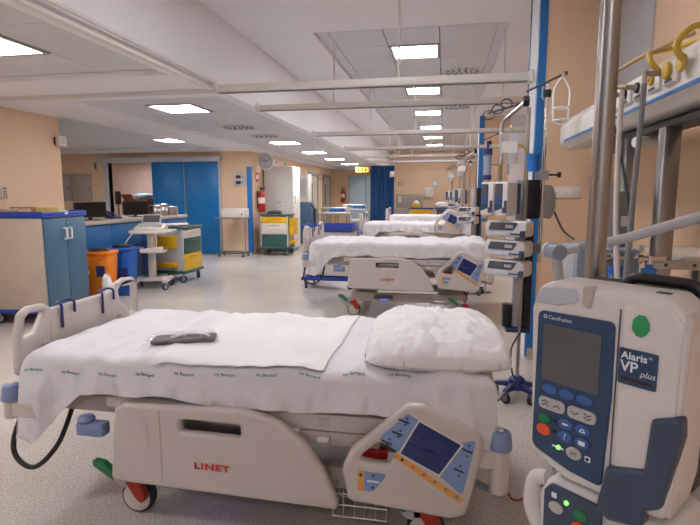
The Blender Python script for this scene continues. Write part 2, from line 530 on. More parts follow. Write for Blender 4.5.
# sliding door
door = struct(MB().box(-6.9, -6.08, YD - 0.075, YD - 0.025, 0.01, 2.17).build('door_1', 'door_blue', bevel=0.004))
MB().box(-6.05, -5.22, YD - 0.075, YD - 0.025, 0.01, 2.17).build('door_leaf', 'door_blue', door, bevel=0.004)
MB().box(-6.078, -6.052, YD - 0.08, YD - 0.02, 0.01, 2.17).build('leaf_edge', 'mid_grey', door, smooth=False)
MB().box(-8.35, -5.15, YD - 0.12, YD - 0.001, 2.175, 2.3).build('door_track_cover', 'light_grey', door, bevel=0.006)
MB().box(-8.22, -8.1, YD - 0.03, YD + 0.16, 0, 2.17).build('jamb', 'light_grey', door, bevel=0.004)
MB().box(-5.23, -5.17, YD - 0.05, YD - 0.001, 0, 2.17).build('jamb', 'light_grey', door, bevel=0.004)
# end door, pale blue, two leaves
d2 = struct(MB().box(-3.78, -3.15, YE - 0.06, YE - 0.01, 0.01, 2.14).build('door_2', 'pale_blue', bevel=0.004))
MB().box(-3.13, -2.86, YE - 0.06, YE - 0.01, 0.01, 2.14).build('door_leaf', 'pale_blue', d2, bevel=0.004)
MB().box(-3.15, -3.13, YE - 0.064, YE - 0.008, 0.01, 2.14).build('leaf_edge', 'strip_blue', d2, smooth=False)
MB().box(-3.86, -3.79, YE - 0.07, YE - 0.001, 0, 2.2).box(-2.85, -2.78, YE - 0.07, YE - 0.001, 0, 2.2).box(-3.79, -2.85, YE - 0.07, YE - 0.001, 2.145, 2.2).build('frame', 'light_grey', d2, smooth=False)
MB().box(-3.74, -3.7, YE - 0.1, YE - 0.06, 1.02, 1.06).box(-3.74, -3.6, YE - 0.11, YE - 0.09, 1.02, 1.05).build('door_handle', 'black', d2, bevel=0.004)
# corridor doors
for i, (y0, y1) in enumerate(((16.6, 17.6), (18.6, 19.6))):
    dd = struct(MB().box(XC + 0.002, XC + 0.03, y0, y1, 0.01, 2.05).build('door_%d' % (3 + i), 'beige_lam', bevel=0.003))
    MB().box(XC + 0.002, XC + 0.05, y0 - 0.12, y0 - 0.002, 0, 2.15).box(XC + 0.002, XC + 0.05, y1 + 0.002, y1 + 0.12, 0, 2.15).box(XC + 0.002, XC + 0.05, y0 - 0.002, y1 + 0.002, 2.052, 2.15).build('frame', 'mid_grey', dd, smooth=False)
    MB().box(XC + 0.03, XC + 0.045, y0 + 0.15, y0 + 0.3, 1.0, 1.8).build('pane', 'dark_grey', dd, smooth=False)
    MB().cyl((XC + 0.07, y1 - 0.1, 1.0), (XC + 0.07, y1 - 0.22, 1.0), 0.012).cyl((XC + 0.03, y1 - 0.1, 1.0), (XC + 0.075, y1 - 0.1, 1.0), 0.01).build('door_handle', 'steel', dd)

# ------------------------------------------------------------------ curtain rails
def curtain_rail(y, rods, label, x0=XF + 0.001, x1=XP - 0.01, h=0.06, w=0.05):
    t = thing('curtain_rail', label, 'curtain rail', (0, y, ZL), 0, None)
    MB().box(x0 + 0.02, x1 - 0.02, -w / 2, w / 2, -h / 2, h / 2).build('track', 'white_metal', t, bevel=0.006)
    MB().box(x0 + 0.04, x1 - 0.04, -0.008, 0.008, -h / 2 - 0.012, -h / 2).build('glide_channel', 'mid_grey', t, smooth=False)
    MB().box(x0, x0 + 0.03, -0.05, 0.05, -0.05, 0.05).build('wall_bracket', 'white_metal', t, bevel=0.006)
    MB().box(x1 - 0.03, x1, -0.05, 0.05, -0.05, 0.05).build('wall_bracket', 'white_metal', t, bevel=0.006)
    for x in rods:
        MB().cyl((x, 0, h / 2), (x, 0, ZH - ZL), 0.011).build('hanger_rod', 'white_metal', t)
    return t
curtain_rail(4.72, (-0.43,), 'thick white curtain rail ending at the pier, hung by one centre rod', h=0.068, w=0.07)
curtain_rail(5.8, (-1.25, 0.58), 'white curtain rail just beyond the thick one, hung by two rods', x1=1.55)
curtain_rail(8.4, (-1.2, -0.5, 0.4), 'white curtain rail over the far side of the second bed', x1=2.19)
curtain_rail(11.1, (-1.2, -0.3, 0.5), 'white curtain rail over the far side of the third bed', x1=2.19)
curtain_rail(13.4, (-1.2, -0.4, 0.5), 'white curtain rail over the fourth bed', x1=2.19)
curtain_rail(15.6, (-1.0, 0.2), 'white curtain rail beyond the fourth bed, before the blue curtain', x1=2.19)
ct = thing('ceiling_track', 'white curtain track with dark slot crossing the low aisle ceiling', 'curtain rail', (0, 4.72, ZL))
MB().box(-4.99, XF - 0.03, -0.04, -0.012, -0.03, -0.001).box(-4.99, XF - 0.03, 0.012, 0.04, -0.03, -0.001).build('track', 'white_metal', ct, smooth=False)
for i in range(8):
    x = -4.9 + i * 0.34
    MB().box(x, x + 0.31, -0.011, 0.011, -0.012, -0.001).build('slot', 'black', ct, smooth=False)

# ------------------------------------------------------------------ hospital beds
def sheet_s(s, top, r=0.045, hang_far=0.2):
    """section across the bed: s from the near top edge; returns (ly, dz)"""
    if s < 0:
        s = -s
        if s < r * PI / 2:
            a = s / r
            return (r - r * math.sin(a), -(r - r * math.cos(a)))
        return (0.0, -(r + (s - r * PI / 2)))
    w = top
    if s <= w - 2 * r:
        return (r + s, 0.0)
    s -= w - 2 * r
    if s < r * PI / 2:
        a = s / r
        return (w - r + r * math.sin(a), -(r - r * math.cos(a)))
    return (w, -(r + s - r * PI / 2))
def sm(a, b, x):
    t = max(0, min(1, (x - a) / (b - a)))
    return t * t * (3 - 2 * t)
L_BED = 2.2
W_MAT = 0.93
def sheet_pt(lx, s, seed=0.0, off=0.0):
    """lx may run past the ends: the cloth then falls over the mattress end"""
    ly, dz = sheet_s(s, W_MAT)
    r = 0.05
    x = lx
    x0, x1 = 0.14, 2.19
    if lx < x0 + r:
        q = sheet_s(-(x0 + r - lx), 1, r); x = x0 + q[0]; dz += q[1]
    if lx > x1 - r:
        q = sheet_s(-(lx - x1 + r), 1, r); x = x1 - q[0]; dz += q[1]
    hang = max(0.0, -s) if s < 0 else max(0, s - (W_MAT - 0.09))
    n = noise.noise(Vector((lx * 4.2 + seed, s * 1.3, 1.7)))
    n2 = noise.noise(Vector((lx * 13 + s * 3 + seed, s * 5, 4.1)))
    n3 = noise.noise(Vector((lx * 26 + seed - s * 9, s * 11, 9.4)))
    hs = sm(0.03, 0.2, hang)
    if s < 0:
        ly -= 0.006 + hs * (0.02 + 0.026 * n + 0.02 * n2 + 0.009 * n3) + off
        ly -= sm(0.45, 0.0, lx) * sm(0.05, 0.4, hang) * 0.03
    elif s > W_MAT - 0.06:
        ly += 0.004 + hs * (0.012 + 0.01 * n2) + off
    dz += 0.013 * n + 0.009 * n2 + 0.004 * n3 + (off if hang < 0.05 else 0)
    crease = 1 - abs(noise.noise(Vector((lx * 3.1 + s * 2.2 + seed, s * 2.6 - lx * 0.8, 7.7)))) * 3.2
    dz += 0.006 + 0.011 * max(0, crease) * (1 if hang < 0.05 else 0.3)
    if s < 0: ly -= 0.022 * sm(1.45, 1.9, lx) * hs * (0.6 + noise.noise(Vector((lx * 11 + s * 8, s * 6, 5.1))))
    if s < 0: ly -= 0.012 * max(0, 1 - abs(noise.noise(Vector((lx * 5 + s * 4, s * 3, 3.3)))) * 3.5) * hs
    dz += sm(0.3, 0.05, lx) * -0.012 + sm(1.6, 2.1, lx) * 0.012
    # folds at the head
    dz += 0.03 * sm(1.5, 2.0, lx) * noise.noise(Vector((lx * 9 + seed, s * 9, 2.2)))
    x += hs * 0.02 * n2
    if x < 0.05: x += 0.006 * n
    return Vector((x, ly, dz))
def near_hang(lx):
    return 0.178 + 0.25 * sm(0.46, 0.2, lx) + 0.03 * noise.noise(Vector((lx * 5, 0.3, 0))) + 0.1 * sm(1.85, 2.2, lx)
def sheet_mesh():
    def fn(u, v):
        lx = 0.0 + u * 2.31
        h = near_hang(min(max(lx, 0), 2.2))
        h -= max(0, 0.2 - lx) * 1.1
        tot = h + W_MAT - 0.09 + 0.07 + 0.2
        s = -h + v * tot
        return sheet_pt(lx, s)
    return MB().grid(fn, 170, 96).data('bed_sheet', 'sheet')
def print_on_sheet(word, lx, s, size, mt, parent, name='printed_name', off=0.0):
    me = text_mesh(word, size, 0.0003)
    for v in me.vertices:
        p = sheet_pt(lx + v.co.x, s + v.co.y, off=off)
        q = sheet_pt(lx + v.co.x, s + v.co.y - 0.002, off=off)
        v.co = p + Vector((0, -0.0022, 0.0012))
    return MB().mesh(me).build(name, mt, parent, normals=False, smooth=False)

SHEET = sheet_mesh()

def caster(parent, x, y, r, w=0.03, hub='white_metal', top=None, yaw=0.0, fork='mid_grey'):
    """swivel caster standing at (x, y) on z=0; fork is the part, wheel its sub-part"""
    top = top or r * 2.35
    f = MB()
    f.box(-w / 2 - 0.008, -w / 2 - 0.003, -0.018, 0.018, r * 0.8, r * 2.12)
    f.box(w / 2 + 0.003, w / 2 + 0.008, -0.018, 0.018, r * 0.8, r * 2.12)
    f.box(-w / 2 - 0.008, w / 2 + 0.008, -0.02, 0.02, r * 2.1, r * 2.2)
    f.cyl((0, 0, r * 2.2), (0, 0, top), 0.012)
    fo = f.build('caster', fork, parent, loc=(x, y, 0), rot=(0, 0, yaw))
    RT = Matrix.Translation((0, 0.0, r)) @ Matrix.Rotation(PI / 2, 4, 'Y')
    MB().lathe([(r * 0.55, -w / 2), (r * 0.92, -w / 2), (r, -w / 2 + 0.006), (r, w / 2 - 0.006), (r * 0.92, w / 2), (r * 0.55, w / 2)], RT, 22).build('tyre', 'rubber', fo)
    MB().lathe([(0, -w / 2 - 0.001), (r * 0.56, -w / 2 - 0.001), (r * 0.56, w / 2 + 0.001), (0, w / 2 + 0.001)], RT, 18).build('hub', hub, fo)
    return fo

FOOT_RAIL = rounded([(0.6, 0.185), (0.635, 0.52), (0.68, 0.535), (1.2, 0.548), (1.35, 0.52), (1.46, 0.435), (1.54, 0.325), (1.595, 0.19), (1.585, 0.165)], [0.03, 0.05, 0.03, 0.1, 0.1, 0.1, 0.1, 0.03, 0.02], 6)
FOOT_HOLE = rounded([(0.935, 0.435), (1.195, 0.43), (1.195, 0.485), (0.935, 0.488)], 0.015, 4)
HEAD_RAIL = rounded([(1.635, 0.20), (1.61, 0.335), (1.645, 0.415), (1.86, 0.615), (1.925, 0.615), (2.1, 0.535), (2.14, 0.50), (2.14, 0.43), (2.085, 0.19), (2.03, 0.17)], [0.03, 0.06, 0.05, 0.05, 0.05, 0.05, 0.04, 0.06, 0.04, 0.03], 6)
HEAD_HOLE = rounded([(1.665, 0.375), (1.79, 0.365), (1.83, 0.425), (1.755, 0.455)], 0.02, 4)
def rail_pair(bed, side, dz, head_dz, detail):
    y = -0.045 if side < 0 else W_MAT + 0.045
    fl = 1 if side < 0 else -1
    T = T3(0, y, dz) @ STAND
    r1 = MB().mesh(plate(FOOT_RAIL, 0.045, 0.016, [FOOT_HOLE]), T).build('foot_side_rail', 'cream', bed)
    MB().mesh(plate(rounded([(0.64, 0.345), (0.79, 0.345), (0.785, 0.495), (0.65, 0.49)], 0.02, 4), 0.004, 0.0015), T3(0, -0.0225 * fl, 0) @ T).build('inset_panel', 'cream', r1)
    MB().mesh(plate(rounded([(0.835, 0.2), (0.845, 0.2), (0.845, 0.52), (0.835, 0.52)], 0.003, 3), 0.005, 0.0015), T3(0, -0.0225 * fl, 0) @ T).build('rib', 'cream', r1)
    T2 = T3(0, y, dz + head_dz + 0.012) @ STAND
    if head_dz: T2 = T3(-0.16, 0, 0) @ T2
    r2 = MB().mesh(plate(HEAD_RAIL, 0.05, 0.018, [HEAD_HOLE]), T2).build('head_side_rail', 'cream', bed)
    front = T3(0, -0.0262 * fl, 0) @ T2
    def sk(pts, rad, mt, name, lift=0.0, th=0.003):
        return MB().mesh(plate(rounded(pts, rad, 4), th, 0.0008), T3(0, -lift * fl, 0) @ front).build(name, mt, r2)
    sk([(1.863, 0.58), (1.755, 0.475), (1.845, 0.415), (1.925, 0.545)], 0.012, 'key_blue', 'keypad')
    sk([(2.115, 0.50), (2.055, 0.48), (1.985, 0.345), (2.07, 0.275)], 0.012, 'key_blue', 'keypad')
    sk([(1.823, 0.425), (1.848, 0.405), (2.076, 0.262), (2.058, 0.246), (2.045, 0.252), (1.81, 0.405)][::-1], 0.006, 'key_orange', 'key_strip')
    sk([(1.905, 0.562), (2.07, 0.477), (1.985, 0.342), (1.828, 0.42)], 0.006, 'white_metal', 'screen_bezel', 0.001)
    scr = sk([(1.907, 0.553), (2.06, 0.475), (1.983, 0.352), (1.838, 0.422)], 0.004, 'screen_navy', 'screen', 0.0025)
    sk([(1.675, 0.335), (1.79, 0.33), (1.735, 0.255), (1.675, 0.255)], 0.01, 'key_blue', 'keypad')
    sk([(1.675, 0.336), (1.70, 0.336), (1.70, 0.254), (1.675, 0.254)], 0.008, 'key_orange', 'key_strip', 0.001)
    if detail:
        def dot(x, z, w, h, mt, name='key', rot=-28):
            Tk = T3(0, -0.003 * fl, 0) @ front @ Matrix.Translation((x, z, 0)) @ Matrix.Rotation(R(rot), 4, 'Z')
            MB().mesh(plate(rounded([(-w, -h), (w, -h), (w, h), (-w, h)], min(w, h) * 0.9, 4), 0.002, 0.0005), Tk).build(name, mt, r2)
        for x, z in ((1.85, 0.55), (1.825, 0.5), (1.785, 0.462)):
            dot(x, z, 0.022, 0.0035, 'print_dark', 'key_mark', -20); dot(x + 0.012, z + 0.012, 0.004, 0.004, 'print_dark', 'key_mark'); dot(x + 0.004, z - 0.012, 0.004, 0.004, 'print_dark', 'key_mark')
        for x, z in ((2.083, 0.455), (2.055, 0.375)):
            dot(x, z, 0.02, 0.0035, 'print_dark', 'key_mark', -20); dot(x + 0.005, z + 0.02, 0.004, 0.004, 'print_dark', 'key_mark'); dot(x, z - 0.02, 0.004, 0.004, 'print_dark', 'key_mark')
        dot(1.735, 0.297, 0.024, 0.0035, 'print_white', 'key_mark', -2); dot(1.735, 0.322, 0.005, 0.004, 'print_dark', 'key_mark', 0); dot(1.733, 0.272, 0.005, 0.004, 'print_dark', 'key_mark', 0)
        dot(1.687, 0.32, 0.006, 0.006, 'print_dark', 'key', 0)
        for i, m in enumerate(('print_dark', 'key_red', 'key_red', 'mid_grey', 'mid_grey', 'mid_grey')):
            q = i / 5
            dot(1.845 + q * 0.205, 0.397 - q * 0.128, 0.006, 0.006, m, 'key')
        for x, z, w in ((1.90, 0.49, 0.006), (1.90, 0.455, 0.03), (1.955, 0.44, 0.022), (2.0, 0.46, 0.012), (1.98, 0.40, 0.02)):
            dot(x, z, w, 0.0022, 'key_blue', 'screen_mark', -27)
        TL = T3(0, -0.0245 * fl, 0) @ T
        MB().mesh(plate(rounded([(0.965, 0.272), (1.175, 0.268), (1.175, 0.322), (0.965, 0.325)], 0.02, 4), 0.002, 0.0008), T3(0, 0.0018, 0) @ TL).build('name_plate', 'cream', r1)
    TL = T3(0, -0.0265 * fl, 0) @ T @ Matrix.Translation((1.07, 0.296, 0)) @ Matrix.Rotation(R(-1), 4, 'Z') @ Matrix.Diagonal((1.4, 1, 1, 1))
    if side < 0:
        text_on('LINET', 0.038, 'logo_red', TL, r1, 'logo', bold=0.0015, space=1.15)

def footboard(bed, dz):
    out = [(0.04, 0.60), (0.05, 0.79), (0.08, 0.882), (0.13, 0.905), (0.22, 0.9), (0.27, 0.868), (0.72, 0.862), (0.76, 0.90), (0.86, 0.925), (0.95, 0.915), (0.985, 0.87), (0.98, 0.62), (0.93, 0.575), (0.1, 0.575)]
    h1 = [(0.085, 0.765), (0.1, 0.852), (0.13, 0.872), (0.22, 0.864), (0.155, 0.775)]
    h2 = [(0.80, 0.80), (0.79, 0.86), (0.83, 0.887), (0.915, 0.885), (0.945, 0.855), (0.94, 0.70), (0.905, 0.69)]
    T = T3(0.07, 0, dz) @ SIDE
    fb = MB().mesh(plate(rounded(out, 0.035, 5), 0.045, 0.018, [rounded(h1, 0.012, 4), rounded(h2, 0.02, 4)]), T).build('footboard', 'cream', bed)
    MB().mesh(plate(rounded([(0.24, 0.62), (0.72, 0.62), (0.72, 0.815), (0.24, 0.815)], 0.04, 5), 0.006, 0.002), T3(0.023, 0, 0) @ T).build('raised_panel', 'cream', fb)
    for y in (0.2, 0.78):
        MB().mesh(plate(rounded([(y - 0.025, 0.655), (y + 0.025, 0.655), (y + 0.02, 0.72), (y - 0.02, 0.72)], 0.012, 4), 0.012, 0.004), T3(0.024, 0, 0) @ T).build('finger_grip', 'cream_dark', fb)
    for ya, yb in ((0.31, 0.4), (0.62, 0.72)):
        MB().tube(rounded_path([(0.105, ya, dz + 0.76), (0.105, ya, dz + 0.878), (0.075, ya, dz + 0.885), (0.075, yb, dz + 0.885), (0.105, yb, dz + 0.878), (0.105, yb, dz + 0.82)]), 0.0065, 8).build('hanging_hook', 'hook_navy', fb)
    return fb
def rounded_path(pts, r=0.012, seg=4):
    pts = [Vector(p) for p in pts]
    out = [pts[0]]
    for i in range(1, len(pts) - 1):
        a, b, c = pts[i - 1], pts[i], pts[i + 1]
        t1 = min(r, (a - b).length * 0.45); t2 = min(r, (c - b).length * 0.45)
        s = b + (a - b).normalized() * t1; e = b + (c - b).normalized() * t2
        for k in range(seg + 1):
            u = k / seg
            out.append(s.lerp(b, u).lerp(b.lerp(e, u), u))
    out.append(pts[-1])
    return out

def make_bed(label, loc, dz, head_dz=0.0, detail=False, sheet_label=None):
    b = thing('hospital_bed', label, 'bed', loc, 0, None)
    MB().box(0.62, 1.92, 0.09, 0.15, 0.16, 0.26).box(0.62, 1.92, 0.78, 0.84, 0.16, 0.26).box(0.62, 0.72, 0.15, 0.78, 0.16, 0.26).box(1.82, 1.92, 0.15, 0.78, 0.16, 0.26).build('base_frame', 'cream_dark', b, bevel=0.01)
    for x in (0.8, 1.72):
        c = MB().box(x - 0.09, x + 0.09, 0.36, 0.58, 0.2, 0.32).build('lift_column', 'light_grey', b, bevel=0.01)
        MB().box(x - 0.07, x + 0.07, 0.39, 0.55, 0.31, 0.43 + dz).build('inner_column', 'steel_brushed', c, bevel=0.006)
    for x in (0.665, 1.93):
        for y, s in ((0.03, -1), (0.9, 1)):
            c = MB().lathe([(0, -0.02), (0.045, -0.02), (0.052, -0.012), (0.052, 0.012), (0.045, 0.02), (0, 0.02)], T3(x - 0.05, y + s * 0.01, 0.165) @ Matrix.Rotation(PI / 2, 4, 'X'), 24).build('caster', 'light_grey', b)
            MB().box(x - 0.05, x + 0.02, y - 0.03, y + 0.03, 0.12, 0.19).build('caster_arm', 'cream_dark', c, bevel=0.01)
            RT = T3(x + 0.005, y, 0.075) @ Matrix.Rotation(PI / 2, 4, 'X')
            MB().lathe([(0.05, -0.024), (0.07, -0.024), (0.075, -0.016), (0.075, 0.016), (0.07, 0.024), (0.05, 0.024)], RT, 28).build('tyre', 'rubber', c)
            MB().lathe([(0, -0.03), (0.045, -0.03), (0.064, -0.025), (0.064, 0.025), (0.045, 0.03), (0, 0.03)], RT, 28).build('wheel_cover', 'cream', c)
            yy = y + s * 0.05
            MB().mesh(plate(rounded([(x - 0.175, 0.255), (x - 0.12, 0.245), (x - 0.06, 0.19), (x - 0.075, 0.165), (x - 0.17, 0.225)], 0.012, 4), 0.035, 0.006), T3(0, yy, 0) @ STAND).build('brake_pedal', 'pedal_green', c)
            MB().mesh(plate(rounded([(x + 0.01, 0.2), (x + 0.045, 0.185), (x + 0.075, 0.09), (x + 0.05, 0.075), (x + 0.025, 0.095), (x - 0.02, 0.165)], 0.012, 4), 0.035, 0.006), T3(0, yy, 0) @ STAND).build('steer_pedal', 'pedal_red', c)
    # mattress platform and its edge profiles
    z0 = 0.43 + dz
    MB().box(0.06, 2.14, 0.06, 0.87, z0, z0 + 0.08).build('mattress_platform', 'cream_dark', b, bevel=0.01)
    for y0, y1 in ((0.0, 0.055), (W_MAT - 0.055, W_MAT)):
        r = MB().box(0.55, 1.15, y0, y1, z0 + 0.055, z0 + 0.105).box(1.2, 1.8, y0, y1, z0 + 0.03, z0 + 0.1).build('edge_profile', 'cream', b, bevel=0.008)
        MB().box(1.02, 1.2, y0 + 0.004, y1 - 0.004, z0 + 0.05, z0 + 0.112).build('hinge_cover', 'mid_grey', r, bevel=0.006)
        MB().box(1.42, 1.75, y0 + 0.002, y1, z0 - 0.03, z0 + 0.025).build('guide_profile', 'cream_dark', r, bevel=0.006)
        MB().box(1.505, 1.545, y0 - 0.003 if y0 == 0 else y1 - 0.003, y0 + 0.003 if y0 == 0 else y1 + 0.003, z0 + 0.045, z0 + 0.085).build('warning_sticker', 'key_silver', r, smooth=False)
        MB().box(1.5, 1.55, y0 - 0.02 if y0 == 0 else y1, y0 if y0 == 0 else y1 + 0.02, z0 - 0.01, z0 + 0.012).build('rail_latch', 'white_metal', r, bevel=0.004)
        MB().box(1.66, 1.78, y0 + 0.01, y1 - 0.01, z0 - 0.075, z0 - 0.035).build('release_handle', 'red', r, bevel=0.006)
        MB().box(0.92, 1.21, y0 + 0.01, y1 - 0.01, z0 - 0.03, z0 + 0.04).build('rail_mount', 'steel_brushed', r, bevel=0.006)
    MB().box(0.165, 2.145, 0.025, W_MAT - 0.025, z0 + 0.085, z0 + 0.25).build('mattress', 'sheet', b, bevel=0.04, seg=3)
    rail_pair(b, -1, dz, head_dz, detail)
    rail_pair(b, 1, dz, head_dz, False)
    footboard(b, dz - 0.02)
    # corner bumpers
    for x, xx in ((0.1, -1), (2.205, 1)):
        for y in (-0.02, W_MAT + 0.02):
            dz, dz_keep = (dz + 0.035 if xx < 0 else dz), dz
            br = MB().box(min(x, x - xx * 0.14), max(x, x - xx * 0.14), y - 0.028, y + 0.028, dz + 0.39, dz + 0.455).cyl((x, y, dz + 0.38 - (0.09 if xx > 0 else 0)), (x, y, dz + 0.46), 0.036).build('corner_bracket', 'cream', b, bevel=0.006)
            MB().lathe([(0, 0), (0.042, 0), (0.044, 0.01), (0.038, 0.06), (0.032, 0.068), (0, 0.07)], T3(x, y, dz + 0.462), 22).build('bumper_cap', 'bumper_blue', br)
            MB().lathe([(0, 0), (0.011, 0), (0.009, 0.004), (0, 0.004)], T3(x, y, dz + 0.532), 12).build('bumper_screw', 'white_metal', br)
            dz = dz_keep
    for y in (-0.03, W_MAT + 0.03):
        MB().box(0.44, 0.57, y - 0.03, y + 0.03, dz + 0.37, dz + 0.43).cyl((0.475, y, dz + 0.43), (0.475, y, dz + 0.455), 0.04, 0.032).build('accessory_block', 'bumper_blue', b, bevel=0.012)
    MB().tube(smooth_path([(2.08, 0.05, dz + 0.3), (2.17, -0.01, dz + 0.29), (2.205, -0.02, dz + 0.33)]), 0.015).cyl((2.205, -0.02, dz + 0.27), (2.205, -0.02, dz + 0.375), 0.018).build('release_lever', 'mid_grey', b)
    hose('power_cable', [(0.08, 0.08, dz + 0.45), (0.07, 0.0, dz + 0.3), (0.11, -0.03, dz + 0.22 if dz < 0.1 else dz + 0.24), (0.2, -0.03, dz + 0.19 if dz < 0.1 else dz + 0.22), (0.28, 0.02, dz + 0.28), (0.3, 0.1, dz + 0.42)], 0.011, 'rubber', b)
    MB().box(0.9, 1.12, 0.03, 0.09, 0.2, 0.235).build('night_light_housing', 'dark_grey', b, bevel=0.005)
    MB().box(0.98, 1.06, 0.035, 0.085, 0.194, 0.2).build('night_light', 'led_blue', b, smooth=False)
    bk = MB()
    for k in range(3):
        bk.tube([(1.56, 0.0, 0.1 + k * 0.05), (1.78, 0.0, 0.1 + k * 0.05), (1.78, 0.14, 0.1 + k * 0.05), (1.56, 0.14, 0.1 + k * 0.05)], 0.004, 6, closed=True)
    for k in range(6):
        x = 1.56 + 0.044 * k
        bk.tube([(x, 0.0, 0.22), (x, 0.0, 0.1), (x, 0.14, 0.1), (x, 0.14, 0.22)], 0.003, 6)
    bk.build('wire_basket', 'steel', b)
    s = put('bed_sheet', SHEET, None, (loc[0], loc[1], z0 + 0.268))
    tag(s, sheet_label, 'bed sheet')
    return b, s, z0

BED_SPOTS = [(-1.98, 1.89, 0.0), (-1.62, 5.76, 0.15), (-1.64, 9.5, 0.17), (-1.55, 13.2, 0.17)]
bed1, sheet1, zb = make_bed('cream hospital bed with a pillow and clear plastic bag on its sheet', (-1.98, 1.89, 0), 0.0, 0, True, 'white printed bed sheet with a hanging corner, under pillow and plastic bag')
make_bed('cream hospital bed beside the blue topped linen trolley, both rails lowered', (-1.69, 5.76, 0), 0.15, 0, True, 'white bed sheet on the bed beside the blue topped trolley')
make_bed('cream hospital bed with its control panel rail raised high', (-1.64, 9.5, 0), 0.17, 0.33, False, 'white bed sheet on the bed with the raised control rail')
make_bed('cream hospital bed furthest along the row, next to the blue curtain', (-1.55, 13.2, 0), 0.17, 0, False, 'white bed sheet on the bed next to the blue curtain')

def pad_edge(lx): return -0.06 + 0.055 * max(0, min(1.5, (lx - 0.6) / 0.9))
# prints on the near sheet
for i in range(11):
    lx = 0.22 + i * 0.178
    if lx > 1.95: continue
    print_on_sheet('my Bernard', lx, pad_edge(lx) - 0.032, 0.0185, 'print_teal', sheet1)

# absorbent pad over the middle of the near bed
def pad_fn(u, v):
    lx = 0.78 + u * 0.74
    s = pad_edge(lx) + 0.006 * noise.noise(Vector((lx * 3, 0, 3))) + v * (0.84 - pad_edge(lx))
    p = sheet_pt(lx, s, 0.0, 0.0)
    e = 0.007 + 0.004 * sm(0.1, 0.0, v)
    return p + Vector((0, -e if s < 0.02 else 0, e))
pad = MB().grid(pad_fn, 60, 70).build('absorbent_pad', 'pad', None, loc=(-1.98, 1.89, zb + 0.268))
tag(pad, 'plain white absorbent pad laid across the middle of the printed sheet', 'bed pad')

# pillow
def pillow_mesh(a, b_, th):
    mb = MB()
    def surf(sgn):
        def fn(u, v):
            x, y = 2 * u - 1, 2 * v - 1
            ex = (1 - abs(x) ** 4.0); ey = (1 - abs(y) ** 4.0)
            h = max(0, ex * ey) ** 0.5
            pin = 1 - 0.08 * (abs(y) ** 2) * (1 - abs(x) ** 2)
            n = noise.noise(Vector((x * 2.2, y * 2.2, sgn * 3 + 5)))
            n2 = noise.noise(Vector((x * 6 + y * 2, y * 5, sgn * 3 + 8)))
            z = sgn * th * h * (1 + 0.22 * n + 0.17 * n2)
            z += sgn * 0.011 * h * noise.noise(Vector((x * 11 - y * 4, y * 12, 2.0))) 
            if sgn < 0: z *= 0.45
            return Vector((x * a * (1 - 0.06 * y ** 4) * pin * (1 + 0.03 * n2), y * b_ * (1 - 0.12 * x ** 4), z + th * 0.42))
        return fn
    mb.grid(surf(1), 60, 60); mb.grid(surf(-1), 60, 60)
    bmesh.ops.remove_doubles(mb.bm, verts=mb.bm.verts, dist=0.0005)
    return mb.data('pillow', 'pillow')
pl = put('pillow', pillow_mesh(0.30, 0.40, 0.1), None, (-0.03, 2.31, zb + 0.268), (R(0), R(0), R(3)))
tag(pl, 'large white pillow at the head of the bed with the plastic bag', 'pillow')

# clear bag with dark contents, on the near bed
bg = thing('plastic_bag', 'clear plastic bag with folded dark cuff, lying on the printed sheet', 'bag', (-1.19, 2.14, zb + 0.293), R(22))
def bag_fn(sgn):
    def fn(u, v):
        x, y = 2 * u - 1, 2 * v - 1
        h = max(0, (1 - abs(x) ** 4) * (1 - abs(y) ** 4)) ** 0.5
        n = noise.noise(Vector((x * 4, y * 3, sgn + 11)))
        n2 = noise.noise(Vector((x * 11, y * 8, sgn + 21)))
        return Vector((x * 0.165 + 0.01 * n, y * 0.085 * (1 + 0.15 * n), 0.012 + sgn * (0.002 + h * (0.02 + 0.014 * n + 0.008 * n2) * (1 if sgn > 0 else 0.5))))
    return fn
bb = MB(); bb.grid(bag_fn(1), 44, 26); bb.grid(bag_fn(-1), 44, 26)
bb.build('film', 'film', bg)
MB().mesh(plate(rounded([(-0.145, -0.06), (0.14, -0.055), (0.15, 0.045), (-0.13, 0.055)], 0.02, 4), 0.02, 0.008), T3(0.005, 0, 0.011)).build('folded_cuff', 'maroon', bg)
MB().tube(smooth_path([(-0.05, -0.02, 0.024), (0.02, 0.02, 0.028), (0.1, 0.0, 0.026), (0.12, -0.03, 0.024)]), 0.006, 8).build('coiled_tube', 'paper', bg)

# ------------------------------------------------------------------ things along the left side
def cart_casters(t, x0, x1, y0, y1, r=0.055, hub='light_grey', top=0.14):
    for i, (x, y) in enumerate(((x0, y0), (x1, y0), (x0, y1), (x1, y1))):
        caster(t, x, y, r, 0.026, hub, top, yaw=(0.5, -0.7, 0.2, 1.1)[i])
def handle_bar(p0, p1, out, r, mt, parent, name='handle'):
    p0, p1, out = Vector(p0), Vector(p1), Vector(out)
    MB().tube(rounded_path([p0, p0 + out, p1 + out, p1], 0.012), r, 8).build(name, mt, parent)

